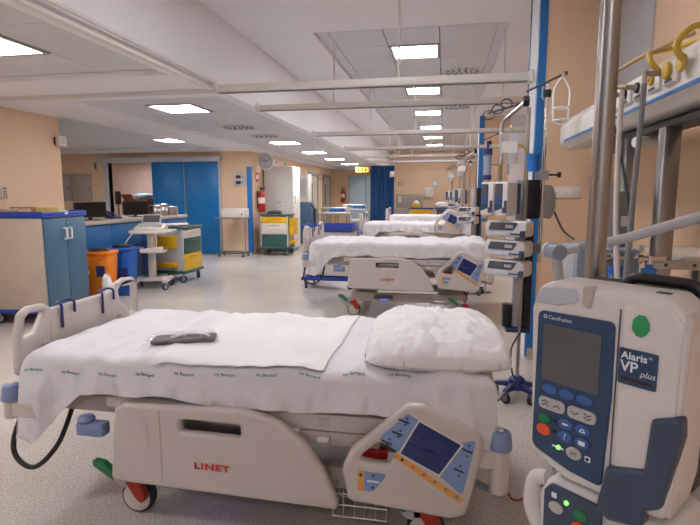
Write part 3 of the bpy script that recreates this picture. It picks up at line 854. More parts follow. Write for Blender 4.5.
# cabinet trolley: local x = along the doors, front faces -Y
cab = thing('supply_cabinet', 'teal two door supply cabinet on wheels with blue tray top', 'cabinet', (-4.21, 5.1, 0), R(90 + 8))
W, D = 0.80, 0.70
MB().box(-W / 2, W / 2, 0.022, D, 0.17, 1.155).build('body', 'beige_lam', cab, bevel=0.006)
MB().box(-W / 2 - 0.012, W / 2 + 0.012, 0.0, D + 0.012, 0.125, 0.17).build('bumper_base', 'deep_blue', cab, bevel=0.012)
for x0, x1, hx in ((-W / 2 + 0.012, -0.003, -0.045), (0.003, W / 2 - 0.012, 0.045)):
    d = MB().box(x0, x1, 0.0, 0.021, 0.185, 1.145).build('door', 'teal_lam', cab, bevel=0.004)
    handle_bar((hx, 0, 0.91), (hx, 0, 1.03), (0, -0.035, 0), 0.011, 'white_metal', d)
MB().lathe([(0, 0), (0.012, 0), (0.012, 0.006), (0, 0.008)], T3(0.03, 0, 1.09) @ Matrix.Rotation(PI / 2, 4, 'X'), 14).build('lock', 'steel', cab)
tr = MB()
tr.box(-W / 2 - 0.015, W / 2 + 0.015, -0.012, D + 0.012, 1.156, 1.176)
tr.box(-W / 2 - 0.015, W / 2 + 0.015, -0.012, 0.008, 1.176, 1.215).box(-W / 2 - 0.015, W / 2 + 0.015, D - 0.008, D + 0.012, 1.176, 1.24)
tr.box(-W / 2 - 0.015, -W / 2 + 0.005, 0.008, D - 0.008, 1.176, 1.225).box(W / 2 - 0.005, W / 2 + 0.015, 0.008, D - 0.008, 1.176, 1.225)
tr.build('top_tray', 'deep_blue', cab, bevel=0.008)
MB().box(-0.03, 0.03, -0.0135, -0.0115, 1.185, 1.205).build('tray_label', 'paper', cab, smooth=False)
cart_casters(cab, -W / 2 + 0.08, W / 2 - 0.08, 0.08, D - 0.08, 0.06)
def on_cab(x, y, z):
    v = Matrix.Rotation(R(98), 4, 'Z') @ Vector((x, y, 0))
    return (-4.21 + v.x, 5.1 + v.y, z)
for i, (x, y, sx, sy, h, mt, lab) in enumerate(((-0.28, 0.42, 0.1, 0.15, 0.075, 'hose_tan', 'tan cardboard box in the blue cabinet tray'), (-0.05, 0.45, 0.09, 0.1, 0.09, 'cardboard', 'brown box in the blue cabinet tray'), (0.1, 0.25, 0.05, 0.12, 0.085, 'pale_yellow', 'pale yellow packet in the blue cabinet tray'))):
    o = thing('supply_box', lab, 'box', on_cab(x, y, 1.1765), R(98 + 6 * i))
    MB().box(-sx, sx, -sy, sy, 0, h).build('carton', mt, o, bevel=0.004)
    MB().box(-sx * 0.9, sx * 0.9, -0.012, 0.012, h, h + 0.002).build('tape', 'paper', o, smooth=False)
for i, (x, y, a) in enumerate(((0.24, 0.2, 10), (0.28, 0.33, -25), (0.22, 0.48, 40))):
    def pk(u, v, sg=1, i=i):
        X, Y = 2 * u - 1, 2 * v - 1
        h = max(0, (1 - X ** 4) * (1 - Y ** 4)) ** 0.5
        return Vector((X * 0.1, Y * 0.06, 0.012 + sg * h * (0.022 + 0.012 * noise.noise(Vector((X * 3 + i, Y * 3, i * 2.0)))) + 0.012))
    b = MB(); b.grid(lambda u, v: pk(u, v, 1), 18, 14); b.grid(lambda u, v: pk(u, v, -0.5), 18, 14)
    o = b.build('wrapped_pack', 'paper_blue', None, loc=on_cab(x, y, 1.1775), rot=(0, 0, R(98 + a)))
    tag(o, ('pale blue wrapped pack beside the pale yellow packet in the cabinet tray', 'pale blue wrapped pack between two others in the cabinet tray', 'pale blue wrapped pack at the back edge of the cabinet tray')[i], 'packet', 'blue packs in the cabinet tray')

# wall controller and corner detector
wc = thing('wall_controller', 'small white wall controller with keys above the teal cabinet', 'wall control', (-4.999, 5.1, 1.36), R(90))
MB().box(-0.04, 0.04, -0.025, 0, 0, 0.145).build('case', 'warm_white', wc, bevel=0.006)
MB().box(-0.028, 0.028, -0.027, -0.025, 0.1, 0.13).build('display', 'mid_grey', wc, smooth=False)
for i in range(3):
    for j in range(2):
        MB().box(-0.024 + j * 0.03, -0.008 + j * 0.03, -0.028, -0.025, 0.015 + i * 0.027, 0.032 + i * 0.027).build('key', 'dark_grey', wc, smooth=False)
sp = thing('corner_detector', 'white box detector with dark side at the beige wall corner', 'detector', (-4.995, 6.0, 2.03), R(90))
MB().box(-0.07, 0.07, -0.09, -0.03, 0, 0.13).build('case', 'warm_white', sp, bevel=0.01)
MB().box(-0.06, 0.06, -0.03, 0, 0.015, 0.115).build('mount', 'black', sp, bevel=0.006)
for k in range(4):
    MB().box(-0.05, 0.05, -0.0925, -0.09, 0.03 + 0.022 * k, 0.038 + 0.022 * k).build('grille_slot', 'mid_grey', sp, smooth=False)

# nurse counter
nc = thing('nurse_counter', 'long nurse station counter with blue front panels', 'counter', (0, 0, 0))
for k in range(4):
    y0 = 6.08 + k * 0.74
    MB().box(-4.9, -4.87, y0 + 0.002, y0 + 0.738, 0.08, 0.98).build('front_panel', 'panel_blue', nc, bevel=0.003)
MB().box(-5.55, -4.9, 6.08, 9.04, 0.06, 0.98).build('carcass', 'grey_lam', nc, smooth=False)
MB().box(-5.62, -4.83, 6.06, 9.06, 0.98, 1.03).build('worktop', 'beige_lam', nc, bevel=0.006)
MB().box(-5.5, -4.92, 6.12, 9.0, 0, 0.06).build('plinth', 'dark_grey', nc, smooth=False)
def monitor(x, y, rz, label, w=0.42):
    t = thing('computer_monitor', label, 'monitor', (x, y, 1.03), rz)
    MB().box(-w / 2, w / 2, -0.02, 0.02, 0.04, 0.27).build('case', 'black', t, bevel=0.008)
    MB().box(-w / 2 + 0.015, w / 2 - 0.015, -0.0215, -0.02, 0.055, 0.255).build('screen', 'black_gloss', t, smooth=False)
    MB().box(-0.1, 0.1, -0.08, 0.08, 0, 0.012).box(-0.025, 0.025, 0.0, 0.03, 0.012, 0.1).build('foot', 'black', t, bevel=0.004)
monitor(-5.15, 6.75, R(60), 'black computer monitor on the counter end by the teal cabinet', 0.46)
monitor(-5.2, 7.95, R(55), 'black computer monitor on the counter beside steel canisters', 0.42)
kb = thing('desk_phone', 'dark desk phone between the two monitors', 'phone', (-5.2, 7.35, 1.03), R(70))
MB().hull([(-0.09, -0.1, 0), (0.09, -0.1, 0), (0.09, 0.1, 0), (-0.09, 0.1, 0)], [(-0.09, -0.1, 0.02), (0.09, -0.1, 0.02), (0.09, 0.1, 0.09), (-0.09, 0.1, 0.09)]).build('base', 'hook_navy', kb, bevel=0.006)
MB().tube([(-0.06, -0.09, 0.05), (-0.06, -0.06, 0.075), (-0.06, 0.06, 0.11), (-0.06, 0.09, 0.105)], [0.022, 0.016, 0.016, 0.022], 10).build('handset', 'black', kb)
for i, (x, y, r, h, lab) in enumerate(((-4.98, 8.2, 0.105, 0.18, 'tall stainless steel canister on the nurse counter'), (-5.0, 8.47, 0.1, 0.2, 'stainless steel canister behind its neighbours on the counter'), (-4.96, 8.72, 0.11, 0.15, 'short wide stainless steel canister at the counter end'))):
    t = thing('steel_canister', lab, 'canister', (x, y, 1.03))
    MB().lathe([(0, 0), (r, 0), (r, h * 0.45), (r + 0.004, h * 0.47), (r, h * 0.5), (r, h)], None, 28).build('drum', 'steel', t)
    MB().lathe([(r + 0.006, h - 0.03), (r + 0.006, h + 0.005), (r * 0.9, h + 0.014), (0.018, h + 0.018), (0.018, h + 0.03), (0, h + 0.034)], None, 28).build('lid', 'steel_brushed', t)
# carton with linen in the room behind the sliding door
bx = thing('cardboard_box', 'open brown cardboard box with white linen behind the sliding door', 'box', (-8.35, 13.0, 0.8))
MB().box(-0.35, 0.35, -0.2, 0.2, 0, 0.5).build('carton', 'cardboard', bx, bevel=0.004)
MB().hull([(-0.36, -0.2, 0.5), (-0.05, -0.2, 0.5), (-0.05, -0.21, 0.5), (-0.36, -0.21, 0.5)], [(-0.4, -0.32, 0.62), (-0.04, -0.32, 0.62), (-0.04, -0.33, 0.62), (-0.4, -0.33, 0.62)]).build('flap', 'cardboard', bx, smooth=False)
tb = thing('storage_table', 'plain grey table holding the cardboard box in the inner room', 'table', (-8.35, 13.0, 0))
MB().box(-0.7, 0.7, -0.35, 0.35, 0.76, 0.8).build('tabletop', 'grey_lam', tb, bevel=0.005)
for x in (-0.62, 0.62):
    for y in (-0.28, 0.28):
        MB().box(x - 0.025, x + 0.025, y - 0.025, y + 0.025, 0, 0.76).build('leg', 'mid_grey', tb)
def lump(name, lab, cat, loc, rx, ry, rz_, mt, seed, group=None):
    def fn(u, v):
        a, b = 2 * PI * u, PI * (v - 0.5)
        n = noise.noise(Vector((math.cos(a) * 2 + seed, math.sin(a) * 2, b * 2)))
        c = math.cos(b) ** 0.6 if math.cos(b) > 0 else 0
        return Vector((rx * c * math.cos(a) * (1 + 0.2 * n), ry * c * math.sin(a) * (1 + 0.2 * n), rz_ * (1 + math.sin(b)) * (1 + 0.15 * n)))
    o = MB().grid(fn, 28, 14).build(name, mt, None, loc=loc)
    return tag(o, lab, cat, group)
lump('folded_linen', 'pale blue and white folded linen on the cardboard box', 'linen', (-8.2, 12.95, 1.301), 0.28, 0.17, 0.07, 'paper_blue', 3)
ds = thing('wall_dispenser', 'dark column dispenser on the inner room wall by the box', 'dispenser', (-8.6, 12.4, 0.0))
MB().cyl((0, 0, 0.02), (0, 0, 1.45), 0.02).build('pole', 'dark_grey', ds)
MB().box(-0.06, 0.06, -0.05, 0.05, 1.15, 1.5).build('case', 'black', ds, bevel=0.01)
MB().lathe([(0, 0), (0.17, 0), (0.16, 0.02), (0.03, 0.04), (0, 0.04)]).build('base', 'dark_grey', ds)
# light in the inner room
ceiling_light(-8.6, 12.9, ZL - 0.021, 'square ceiling light in the room behind the sliding door', None)

# bins
def pedal_bin(name, x, y, w, d, h, mt, lab, lidmt, rz=0.0):
    t = thing(name, lab, 'bin', (x, y, 0), rz)
    b = MB().hull([(-w * 0.4, -d * 0.4, 0), (w * 0.4, -d * 0.4, 0), (w * 0.4, d * 0.4, 0), (-w * 0.4, d * 0.4, 0)], [(-w / 2, -d / 2, h), (w / 2, -d / 2, h), (w / 2, d / 2, h), (-w / 2, d / 2, h)])
    b.build('tub', mt, t, bevel=0.02)
    MB().box(-w / 2 - 0.012, w / 2 + 0.012, -d / 2 - 0.012, d / 2 + 0.012, h, h + 0.045).build('rim', mt, t, bevel=0.012)
    MB().lathe([(0, 0), (w * 0.36, 0), (w * 0.36, 0.02), (w * 0.3, 0.035), (0, 0.04)], T3(0, 0, h + 0.045), 26).build('lid', lidmt, t)
    for s in (-1, 1):
        MB().box(s * w * 0.25 - 0.03, s * w * 0.25 + 0.03, -d / 2 - 0.03, -d / 2 - 0.01, h - 0.04, h - 0.015).build('lug', mt, t, bevel=0.005)
    return t
b1 = pedal_bin('waste_bin', -4.5, 6.02, 0.36, 0.3, 0.62, 'orange', 'orange clinical waste bin with dark lid beside the teal cabinet', 'black', R(10))
MB().box(0.02, 0.13, -0.151, -0.143, 0.34, 0.48).build('hazard_label', 'hook_navy', b1, smooth=False)
b2 = pedal_bin('waste_bin', -4.45, 6.43, 0.34, 0.3, 0.63, 'bin_blue', 'blue waste bin with dark lid behind the orange bin', 'black', R(10))
MB().box(0.02, 0.13, -0.151, -0.143, 0.25, 0.4).build('label', 'hook_navy', b2, smooth=False)
b3 = pedal_bin('waste_bin', -4.6, 5.73, 0.17, 0.17, 0.38, 'bin_green', 'small pale green bin between teal cabinet and orange bin', 'bin_green', R(10))
lump('crumpled_bag', 'white crumpled bag slumped before the orange bin', 'bag', (-4.24, 5.78, 0.0), 0.06, 0.06, 0.19, 'paper', 9)

# ECG machine on its trolley
ec = thing('ecg_trolley', 'cream diagnostic trolley with wire shelf and four wheeled base', 'trolley', (-4.32, 6.96, 0), R(18))
MB().box(-0.05, 0.05, -0.045, 0.045, 0.16, 0.84).build('column', 'warm_white', ec, bevel=0.012)
bs = MB().box(-0.26, 0.26, -0.06, 0.06, 0.11, 0.17).box(-0.26, -0.18, -0.24, 0.24, 0.11, 0.16).box(0.18, 0.26, -0.24, 0.24, 0.11, 0.16).build('base', 'warm_white', ec, bevel=0.015)
cart_casters(ec, -0.22, 0.22, -0.21, 0.21, 0.05, 'light_grey', 0.115)
MB().mesh(plate(rounded([(-0.27, -0.22), (0.27, -0.22), (0.27, 0.22), (-0.27, 0.22)], 0.06, 5), 0.05, 0.015), T3(0, 0, 0.86)).build('top_shelf', 'warm_white', ec)
MB().tube(rounded_path([(0.2, -0.2, 0.86), (0.34, -0.18, 0.87), (0.34, 0.18, 0.87), (0.2, 0.2, 0.86)], 0.05), 0.016, 10).build('push_handle', 'warm_white', ec)
MB().mesh(plate(rounded([(-0.13, -0.2), (0.2, -0.2), (0.2, 0.15), (-0.13, 0.15)], 0.05, 5), 0.02, 0.006), T3(0.03, -0.08, 0.57)).mesh(plate(rounded([(-0.13, 0), (0.2, 0), (0.2, 0.09), (-0.13, 0.05)], 0.02, 4), 0.015, 0.004), T3(0.03, -0.275, 0.57) @ STAND).build('basket', 'warm_white', ec)
hose('lead_cable', [(0.12, -0.22, 0.86), (0.14, -0.27, 0.7), (0.1, -0.26, 0.5), (0.06, -0.2, 0.3), (0.08, -0.12, 0.19)], 0.007, 'hose_white', ec)
hose('power_cable', [(-0.2, -0.2, 0.85), (-0.3, -0.24, 0.7), (-0.24, -0.2, 0.62), (-0.1, -0.06, 0.62)], 0.008, 'hose_white', ec)
em = thing('ecg_machine', 'cream recorder with tilted screen on the diagnostic trolley', 'medical device', (-4.32, 6.96, 0.886), R(18))
MB().hull([(-0.2, -0.16, 0), (0.22, -0.16, 0), (0.22, 0.16, 0), (-0.2, 0.16, 0)], [(-0.2, -0.15, 0.04), (0.22, -0.15, 0.04), (0.22, 0.16, 0.09), (-0.2, 0.16, 0.09)]).build('body', 'warm_white', em, bevel=0.012)
TS = T3(-0.02, 0.13, 0.08) @ Matrix.Rotation(R(-40), 4, 'X')
sl = MB().box(-0.14, 0.14, -0.015, 0.015, 0, 0.17, TS).build('screen_case', 'light_grey', em, bevel=0.006)
MB().box(-0.12, 0.12, -0.0165, -0.015, 0.02, 0.15, TS).build('screen', 'screen_grey', sl, smooth=False)
for i in range(3):
    for j in range(9):
        MB().box(-0.16 + j * 0.04, -0.13 + j * 0.04, -0.13 + i * 0.05, -0.095 + i * 0.05, 0.046 + i * 0.0085, 0.056 + i * 0.0085).build('key', 'light_grey', em, smooth=False)

# drawer carts: local front faces -Y
def drawer_cart(label, loc, rz, drawers, w=0.66, d=0.62, h=0.9, top='green_lam', side_bins=0, shelf=True, bin_side=1):
    t = thing('drawer_cart', label, 'medical cart', loc, rz)
    for x in (-w / 2, w / 2 - 0.03):
        for y in (0.0, d - 0.03):
            MB().box(x, x + 0.03, y, y + 0.03, 0.2, h - 0.03).build('corner_post', 'light_grey', t, bevel=0.004)
    MB().box(-w / 2 + 0.03, w / 2 - 0.03, 0.03, d - 0.01, 0.2, h - 0.035).build('body', 'light_grey', t, smooth=False)
    MB().mesh(plate(rounded([(-w / 2 - 0.03, -0.03), (w / 2 + 0.03, -0.03), (w / 2 + 0.03, d + 0.02), (-w / 2 - 0.03, d + 0.02)], 0.05, 5), 0.035, 0.012), T3(0, 0, h - 0.015)).build('top_board', top, t)
    MB().mesh(plate(rounded([(-w / 2 - 0.03, -0.03), (w / 2 + 0.03, -0.03), (w / 2 + 0.03, d + 0.03), (-w / 2 - 0.03, d + 0.03)], 0.05, 5), 0.05, 0.015), T3(0, 0, 0.175)).build('bumper_base', top, t)
    z = h - 0.05
    for dh, mt in drawers:
        dr = MB().box(-w / 2 + 0.035, w / 2 - 0.035, -0.012, 0.028, z - dh + 0.008, z).build('drawer', mt, t, bevel=0.006)
        MB().box(-0.14, 0.14, -0.032, -0.012, z - 0.045, z - 0.03).build('pull', mt, dr, bevel=0.005)
        z -= dh
    for k in range(side_bins):
        zb_ = 0.26 + k * (0.3 if side_bins < 3 else 0.2)
        s = bin_side
        xw = s * (w / 2)
        hb = 0.2 if k else 0.08
        if s > 0: b = MB().hull([(xw + 0.002, 0.1, zb_), (xw + 0.09, 0.1, zb_), (xw + 0.09, d - 0.1, zb_), (xw + 0.002, d - 0.1, zb_)], [(xw + 0.002, 0.08, zb_ + hb), (xw + 0.13, 0.08, zb_ + hb), (xw + 0.13, d - 0.08, zb_ + hb), (xw + 0.002, d - 0.08, zb_ + hb)])
        else: b = MB().hull([(xw - 0.09, 0.1, zb_), (xw - 0.002, 0.1, zb_), (xw - 0.002, d - 0.1, zb_), (xw - 0.09, d - 0.1, zb_)], [(xw - 0.13, 0.08, zb_ + hb), (xw - 0.002, 0.08, zb_ + hb), (xw - 0.002, d - 0.08, zb_ + hb), (xw - 0.13, d - 0.08, zb_ + hb)])
        b.build('side_bin', 'yellow', t, bevel=0.01)
    cart_casters(t, -w / 2 + 0.06, w / 2 - 0.06, 0.05, d - 0.05, 0.06, 'mid_grey', 0.16)
    return t
# front of this one faces +X
c1 = drawer_cart('drawer cart with cream, green and yellow drawers beside the diagnostic trolley', (-4.05, 7.72, 0), R(90), [(0.14, 'warm_white'), (0.25, 'green_lam'), (0.27, 'yellow')], w=0.62, d=0.6, h=0.9, side_bins=2, bin_side=-1)
MB().box(-0.28, 0.28, 0.3, 0.55, 0.902, 0.93).build('tray', 'light_grey', c1, bevel=0.01)
lump('white_cloth', 'white cloth lying on the top of the drawer cart by the blue door', 'cloth', (-4.2, 7.62, 0.903), 0.1, 0.2, 0.025, 'paper', 5)
c2 = drawer_cart('drawer cart with yellow, cream and green drawers in front of the white wardrobe', (-3.88, 11.32, 0), R(3), [(0.15, 'yellow'), (0.26, 'warm_white'), (0.3, 'green_lam')], w=0.66, d=0.6, h=0.95, side_bins=3, bin_side=1)
td = thing('suction_unit', 'small dark suction unit on top of the cart before the wardrobe', 'medical device', (-3.95, 11.6, 0.954), R(10))
MB().box(-0.16, 0.16, -0.12, 0.12, 0, 0.07).build('case', 'dark_grey', td, bevel=0.012)
MB().box(-0.1, 0.1, -0.08, 0.08, 0.07, 0.1).build('lid', 'steel', td, bevel=0.01)

# white wardrobe
wd = thing('wardrobe', 'tall plain white wardrobe with one side door near the clock', 'wardrobe', (-4.42, 12.2, 0))
MB().box(0, 0.72, 0, 0.62, 0.08, 2.1).build('carcass', 'white_lam', wd, bevel=0.004)
dd = MB().box(0.722, 0.742, 0.01, 0.61, 0.1, 2.09).build('door', 'white_metal', wd, bevel=0.004)
handle_bar((0.742, 0.09, 1.2), (0.742, 0.09, 1.36), (0.03, 0, 0), 0.008, 'mid_grey', dd)
MB().box(0.03, 0.7, 0.03, 0.58, 0, 0.08).build('plinth', 'mid_grey', wd, smooth=False)
MB().box(0.28, 0.5, -0.003, 0, 1.17, 1.27).build('notice', 'paper', wd, smooth=False)
for k, w_ in enumerate((0.16, 0.18, 0.1)):
    MB().box(0.3, 0.3 + w_, -0.004, -0.003, 1.235 - k * 0.022, 1.243 - k * 0.022).build('notice_line', 'mid_grey', wd, smooth=False)

# clock
ck = thing('wall_clock', 'round white wall clock with grey rim above the wardrobe', 'clock', (XC + 0.22, 11.85, 2.19), 0)
MB().box(-0.219, -0.18, 0.005, 0.02, -0.02, 0.02).build('bracket', 'mid_grey', ck, smooth=False)
RX = Matrix.Rotation(PI / 2, 4, 'X')
MB().lathe([(0, 0), (0.2, 0), (0.2, 0.035), (0.185, 0.045), (0.175, 0.03), (0, 0.03)], RX, 40).build('rim', 'white_metal', ck)
MB().lathe([(0, 0), (0.174, 0), (0.174, 0.002), (0, 0.002)], T3(0, -0.031, 0) @ RX, 40).build('dial', 'light_grey', ck)
for k in range(12):
    MB().box(-0.005, 0.005, -0.036, -0.034, 0.14, 0.165, Matrix.Rotation(k * PI / 6, 4, 'Y')).build('hour_mark', 'black', ck, smooth=False)
MB().box(-0.007, 0.007, -0.038, -0.036, -0.01, 0.095, Matrix.Rotation(R(-58), 4, 'Y')).build('hour_hand', 'black', ck, smooth=False)
MB().box(-0.005, 0.005, -0.041, -0.039, -0.02, 0.145, Matrix.Rotation(R(60), 4, 'Y')).build('minute_hand', 'black', ck, smooth=False)
for y, lab in ((13.15, 'small white wall sensor with dark window next to the clock'), (13.95, 'small white wall sensor above the wardrobe, further from the clock')):
    t = thing('wall_sensor', lab, 'sensor', (XC + 0.001, y, 2.18), R(90), 'sensors beside the clock')
    MB().box(-0.07, 0.07, -0.035, 0, 0, 0.16).build('case', 'white_metal', t, bevel=0.006)
    MB().box(-0.04, 0.04, -0.037, -0.035, 0.03, 0.11).build('window', 'black', t, smooth=False)

# fire extinguishers
def extinguisher(loc, rz, lab):
    t = thing('fire_extinguisher', lab, 'extinguisher', loc, rz)
    MB().lathe([(0, 0), (0.08, 0), (0.085, 0.02), (0.085, 0.4), (0.07, 0.46), (0.03, 0.5), (0.025, 0.53), (0, 0.53)], None, 24).build('cylinder', 'red', t)
    MB().lathe([(0.086, 0.2), (0.0865, 0.2), (0.0865, 0.34), (0.086, 0.34)], None, 24, caps=False).build('label', 'paper', t)
    MB().box(-0.02, 0.02, -0.1, 0.04, 0.55, 0.57).box(-0.015, 0.015, -0.02, 0.02, 0.53, 0.56).box(-0.015, 0.015, -0.11, 0.0, 0.58, 0.6).build('valve', 'black', t, bevel=0.004)
    hose('hose', [(0.03, 0, 0.55), (0.11, -0.02, 0.5), (0.12, -0.03, 0.3), (0.1, -0.03, 0.12)], 0.012, 'rubber', t)
    MB().box(-0.03, 0.03, 0.08, 0.1, 0.1, 0.5).build('bracket', 'black', t, smooth=False)
    return t
extinguisher((XC + 0.12, 11.75, 1.0), R(90), 'red fire extinguisher with white label beside the white wardrobe')
extinguisher((-4.05, YE - 0.13, 1.1), 0, 'red fire extinguisher beside the pale blue end door')
def small_sign(loc, rz, w, h, mt, lab, mark='print_white', cat='sign'):
    t = thing('wall_sign', lab, cat, loc, rz)
    MB().box(-w / 2, w / 2, -0.006, 0, 0, h).build('plate', mt, t, smooth=False)
    MB().box(-w * 0.3, w * 0.3, -0.008, -0.006, h * 0.25, h * 0.75).build('mark', mark, t, smooth=False)
small_sign((XC + 0.001, 11.8, 1.72), R(90), 0.2, 0.22, 'red', 'small red fire sign above the extinguisher by the wardrobe')
small_sign((XC + 0.001, 18.1, 1.95), R(90), 0.3, 0.2, 'red', 'small red sign between the two corridor doors')
small_sign((XC + 0.001, 15.6, 1.5), R(90), 0.25, 0.5, 'paper', 'white notice sheet on the corridor wall past the wardrobe', 'light_grey', 'notice')

# exit sign
ex = thing('exit_sign', 'lit yellow and green exit sign hanging before the pale blue door', 'exit sign', (-2.82, 17.6, 2.16))
MB().box(-0.24, 0.24, -0.03, 0.03, 0, 0.2).build('case', 'dark_grey', ex, bevel=0.006)
MB().box(-0.22, 0.22, -0.033, -0.03, 0.02, 0.18).build('lit_panel', 'exit_yellow', ex, smooth=False)
MB().box(-0.03, 0.03, -0.036, -0.033, 0.04, 0.16).build('pictogram', 'exit_green', ex, smooth=False)
MB().box(-0.16, -0.09, -0.036, -0.033, 0.05, 0.13).build('pictogram', 'exit_green', ex, smooth=False)
MB().box(0.09, 0.16, -0.036, -0.033, 0.05, 0.15).build('pictogram', 'exit_green', ex, smooth=False)
MB().cyl((-0.15, 0, 0.2), (-0.15, 0, 0.286), 0.006).cyl((0.15, 0, 0.2), (0.15, 0, 0.286), 0.006).build('hanger', 'mid_grey', ex)

# control panel, shelf trolley and cupboards on the door wall
cp = thing('alarm_panel', 'grey metal alarm panel with two dark displays between blue door and corner', 'control panel', (-4.7, YD - 0.001, 1.6))
MB().box(-0.14, 0.14, -0.03, 0, 0, 0.3).build('case', 'light_grey', cp, bevel=0.005)
for z in (0.05, 0.18):
    MB().box(-0.09, 0.03, -0.033, -0.03, z, z + 0.075).build('display', 'maroon', cp, smooth=False)
    MB().box(0.06, 0.09, -0.033, -0.03, z + 0.02, z + 0.05).build('knob', 'dark_grey', cp, smooth=False)
for i, (x0, x1) in enumerate(((-9.4, -9.12), (-9.06, -8.58))):
    t = thing('wall_cupboard', ('narrow', 'wide')[i] + ' grey flat wall cupboard on the dim wall behind the nurse station', 'cupboard', (0, YD - 0.001, 0))
    MB().box(x0, x1, -0.05, 0, 1.25, 1.9).build('carcass', 'grey_lam', t, bevel=0.004)
    MB().box(x0 + 0.02, x1 - 0.02, -0.06, -0.05, 1.27, 1.88).build('door', 'grey_lam', t, bevel=0.004)
    MB().box(x1 - 0.06, x1 - 0.045, -0.07, -0.06, 1.52, 1.6).build('handle', 'dark_grey', t, smooth=False)
wb = thing('wall_speaker', 'small white box on the wall left of the sliding door frame', 'speaker', (-8.45, YD - 0.001, 2.0))
MB().box(-0.06, 0.06, -0.05, 0, 0, 0.2).build('case', 'warm_white', wb, bevel=0.008)
MB().box(0.0, 0.055, -0.052, -0.05, 0.03, 0.17).build('grille', 'dark_grey', wb, smooth=False)
st = thing('tube_trolley', 'thin tubular steel trolley with one shelf beside the blue corner strip', 'trolley', (-4.75, 10.98, 0))
for x in (-0.28, 0.3):
    MB().tube(rounded_path([(x, -0.16, 0.09), (x, -0.02, 0.12), (x, 0.0, 0.88)], 0.04), 0.014, 8).build('leg', 'steel_brushed', st)
MB().tube([(-0.34, -0.2, 0.88), (0.36, -0.2, 0.88), (0.36, 0.2, 0.88), (-0.34, 0.2, 0.88)], 0.013, 8, closed=True).build('shelf_frame', 'steel_brushed', st)
MB().box(-0.33, 0.35, -0.19, 0.19, 0.87, 0.885).build('shelf', 'light_grey', st, smooth=False)
MB().box(-0.3, 0.32, -0.17, -0.14, 0.08, 0.1).box(-0.3, 0.32, 0.12, 0.15, 0.08, 0.1).box(-0.29, -0.27, -0.17, 0.15, 0.08, 0.1).box(0.29, 0.31, -0.17, 0.15, 0.08, 0.1).build('base', 'dark_grey', st, smooth=False)
cart_casters(st, -0.28, 0.3, -0.155, 0.135, 0.035, 'mid_grey', 0.09)
fb_ = thing('file_box', 'cream oblong box lying on the tubular trolley shelf', 'box', (-4.68, 10.98, 0.894))
MB().box(-0.27, 0.27, -0.15, 0.15, 0, 0.2).build('case', 'warm_white', fb_, bevel=0.01)
MB().box(-0.272, 0.272, -0.152, 0.152, 0.15, 0.156).build('lid_seam', 'grey_lam', fb_, smooth=False)
MB().box(0.2, 0.23, -0.153, -0.15, 0.06, 0.1).build('latch', 'dark_grey', fb_, smooth=False)

# corridor furniture behind the beds
bc = thing('tall_cabinet', 'tall teal cabinet with white upper unit beyond the wardrobe', 'cabinet', (-4.4, 14.2, 0))
MB().box(0, 0.6, 0, 0.5, 0.08, 1.2).build('body', 'teal_lam', bc, bevel=0.005)
MB().box(0.602, 0.615, 0.01, 0.49, 0.1, 1.18).build('door', 'teal_lam', bc, bevel=0.003)
MB().box(0.05, 0.55, 0.05, 0.45, 1.2, 2.0).build('upper_unit', 'white_lam', bc, bevel=0.005)
MB().box(0.1, 0.5, 0.045, 0.05, 1.35, 1.85).build('window', 'light_grey', bc, smooth=False)
MB().box(0.04, 0.56, 0.04, 0.46, 0, 0.08).build('plinth', 'dark_grey', bc, smooth=False)
hb = thing('leaning_bar', 'black bar leaning beside the teal tall cabinet', 'bar', (-3.62, 14.1, 0))
MB().box(-0.04, 0.04, -0.04, 0.04, 0, 1.02).build('post', 'black', hb, bevel=0.005)
MB().tube(rounded_path([(0, 0, 1.0), (-0.06, 0, 1.1), (-0.1, 0, 1.15)], 0.03), 0.025, 8).build('grip', 'black', hb)
def steel_table(lab, loc, w, d, h, rz=0, panel=None):
    t = thing('instrument_table', lab, 'table', loc, rz)
    MB().box(-w / 2, w / 2, -d / 2, d / 2, h - 0.03, h).build('tabletop', 'light_grey', t, bevel=0.004)
    for x in (-w / 2 + 0.03, w / 2 - 0.03):
        for y in (-d / 2 + 0.03, d / 2 - 0.03):
            MB().cyl((x, y, 0), (x, y, h - 0.03), 0.014, n=10).build('leg', 'steel_brushed', t)
    MB().tube(rounded_path([(-w / 2, -d / 2, h), (-w / 2, -d / 2, h + 0.14), (w / 2, -d / 2, h + 0.14), (w / 2, -d / 2, h)], 0.03), 0.012, 8).build('guard_rail', 'steel', t)
    MB().box(-w / 2 + 0.03, w / 2 - 0.03, -d / 2 + 0.03, d / 2 - 0.03, 0.24, 0.26).build('lower_shelf', 'light_grey', t, smooth=False)
    if panel: MB().box(-w * 0.2, w * 0.4, -d / 2 - 0.012, -d / 2, h + 0.02, h + 0.12).build('label_panel', panel, t, smooth=False)
steel_table('steel instrument table with blue label panel beyond the wardrobe', (-3.1, 14.6, 0), 0.75, 0.5, 0.9, 0, 'panel_blue')
steel_table('steel instrument table with blue label panel nearest the end door', (-2.75, 16.4, 0), 0.7, 0.5, 0.95, 0, 'panel_blue')
steel_table('plain steel table with bare top beside the tall teal cabinet', (-3.5, 15.3, 0), 0.6, 0.45, 0.86)
cc = thing('geriatric_chair', 'cream high backed recliner chair behind the linen trolley', 'chair', (-2.55, 15.4, 0), R(110))
MB().box(-0.27, 0.27, -0.25, 0.27, 0.36, 0.5).build('seat', 'cream', cc, bevel=0.04)
MB().box(-0.26, 0.26, -0.06, 0.06, 0.0, 0.7, T3(0, 0.27, 0.44) @ Matrix.Rotation(R(-16), 4, 'X')).build('backrest', 'cream', cc, bevel=0.04)
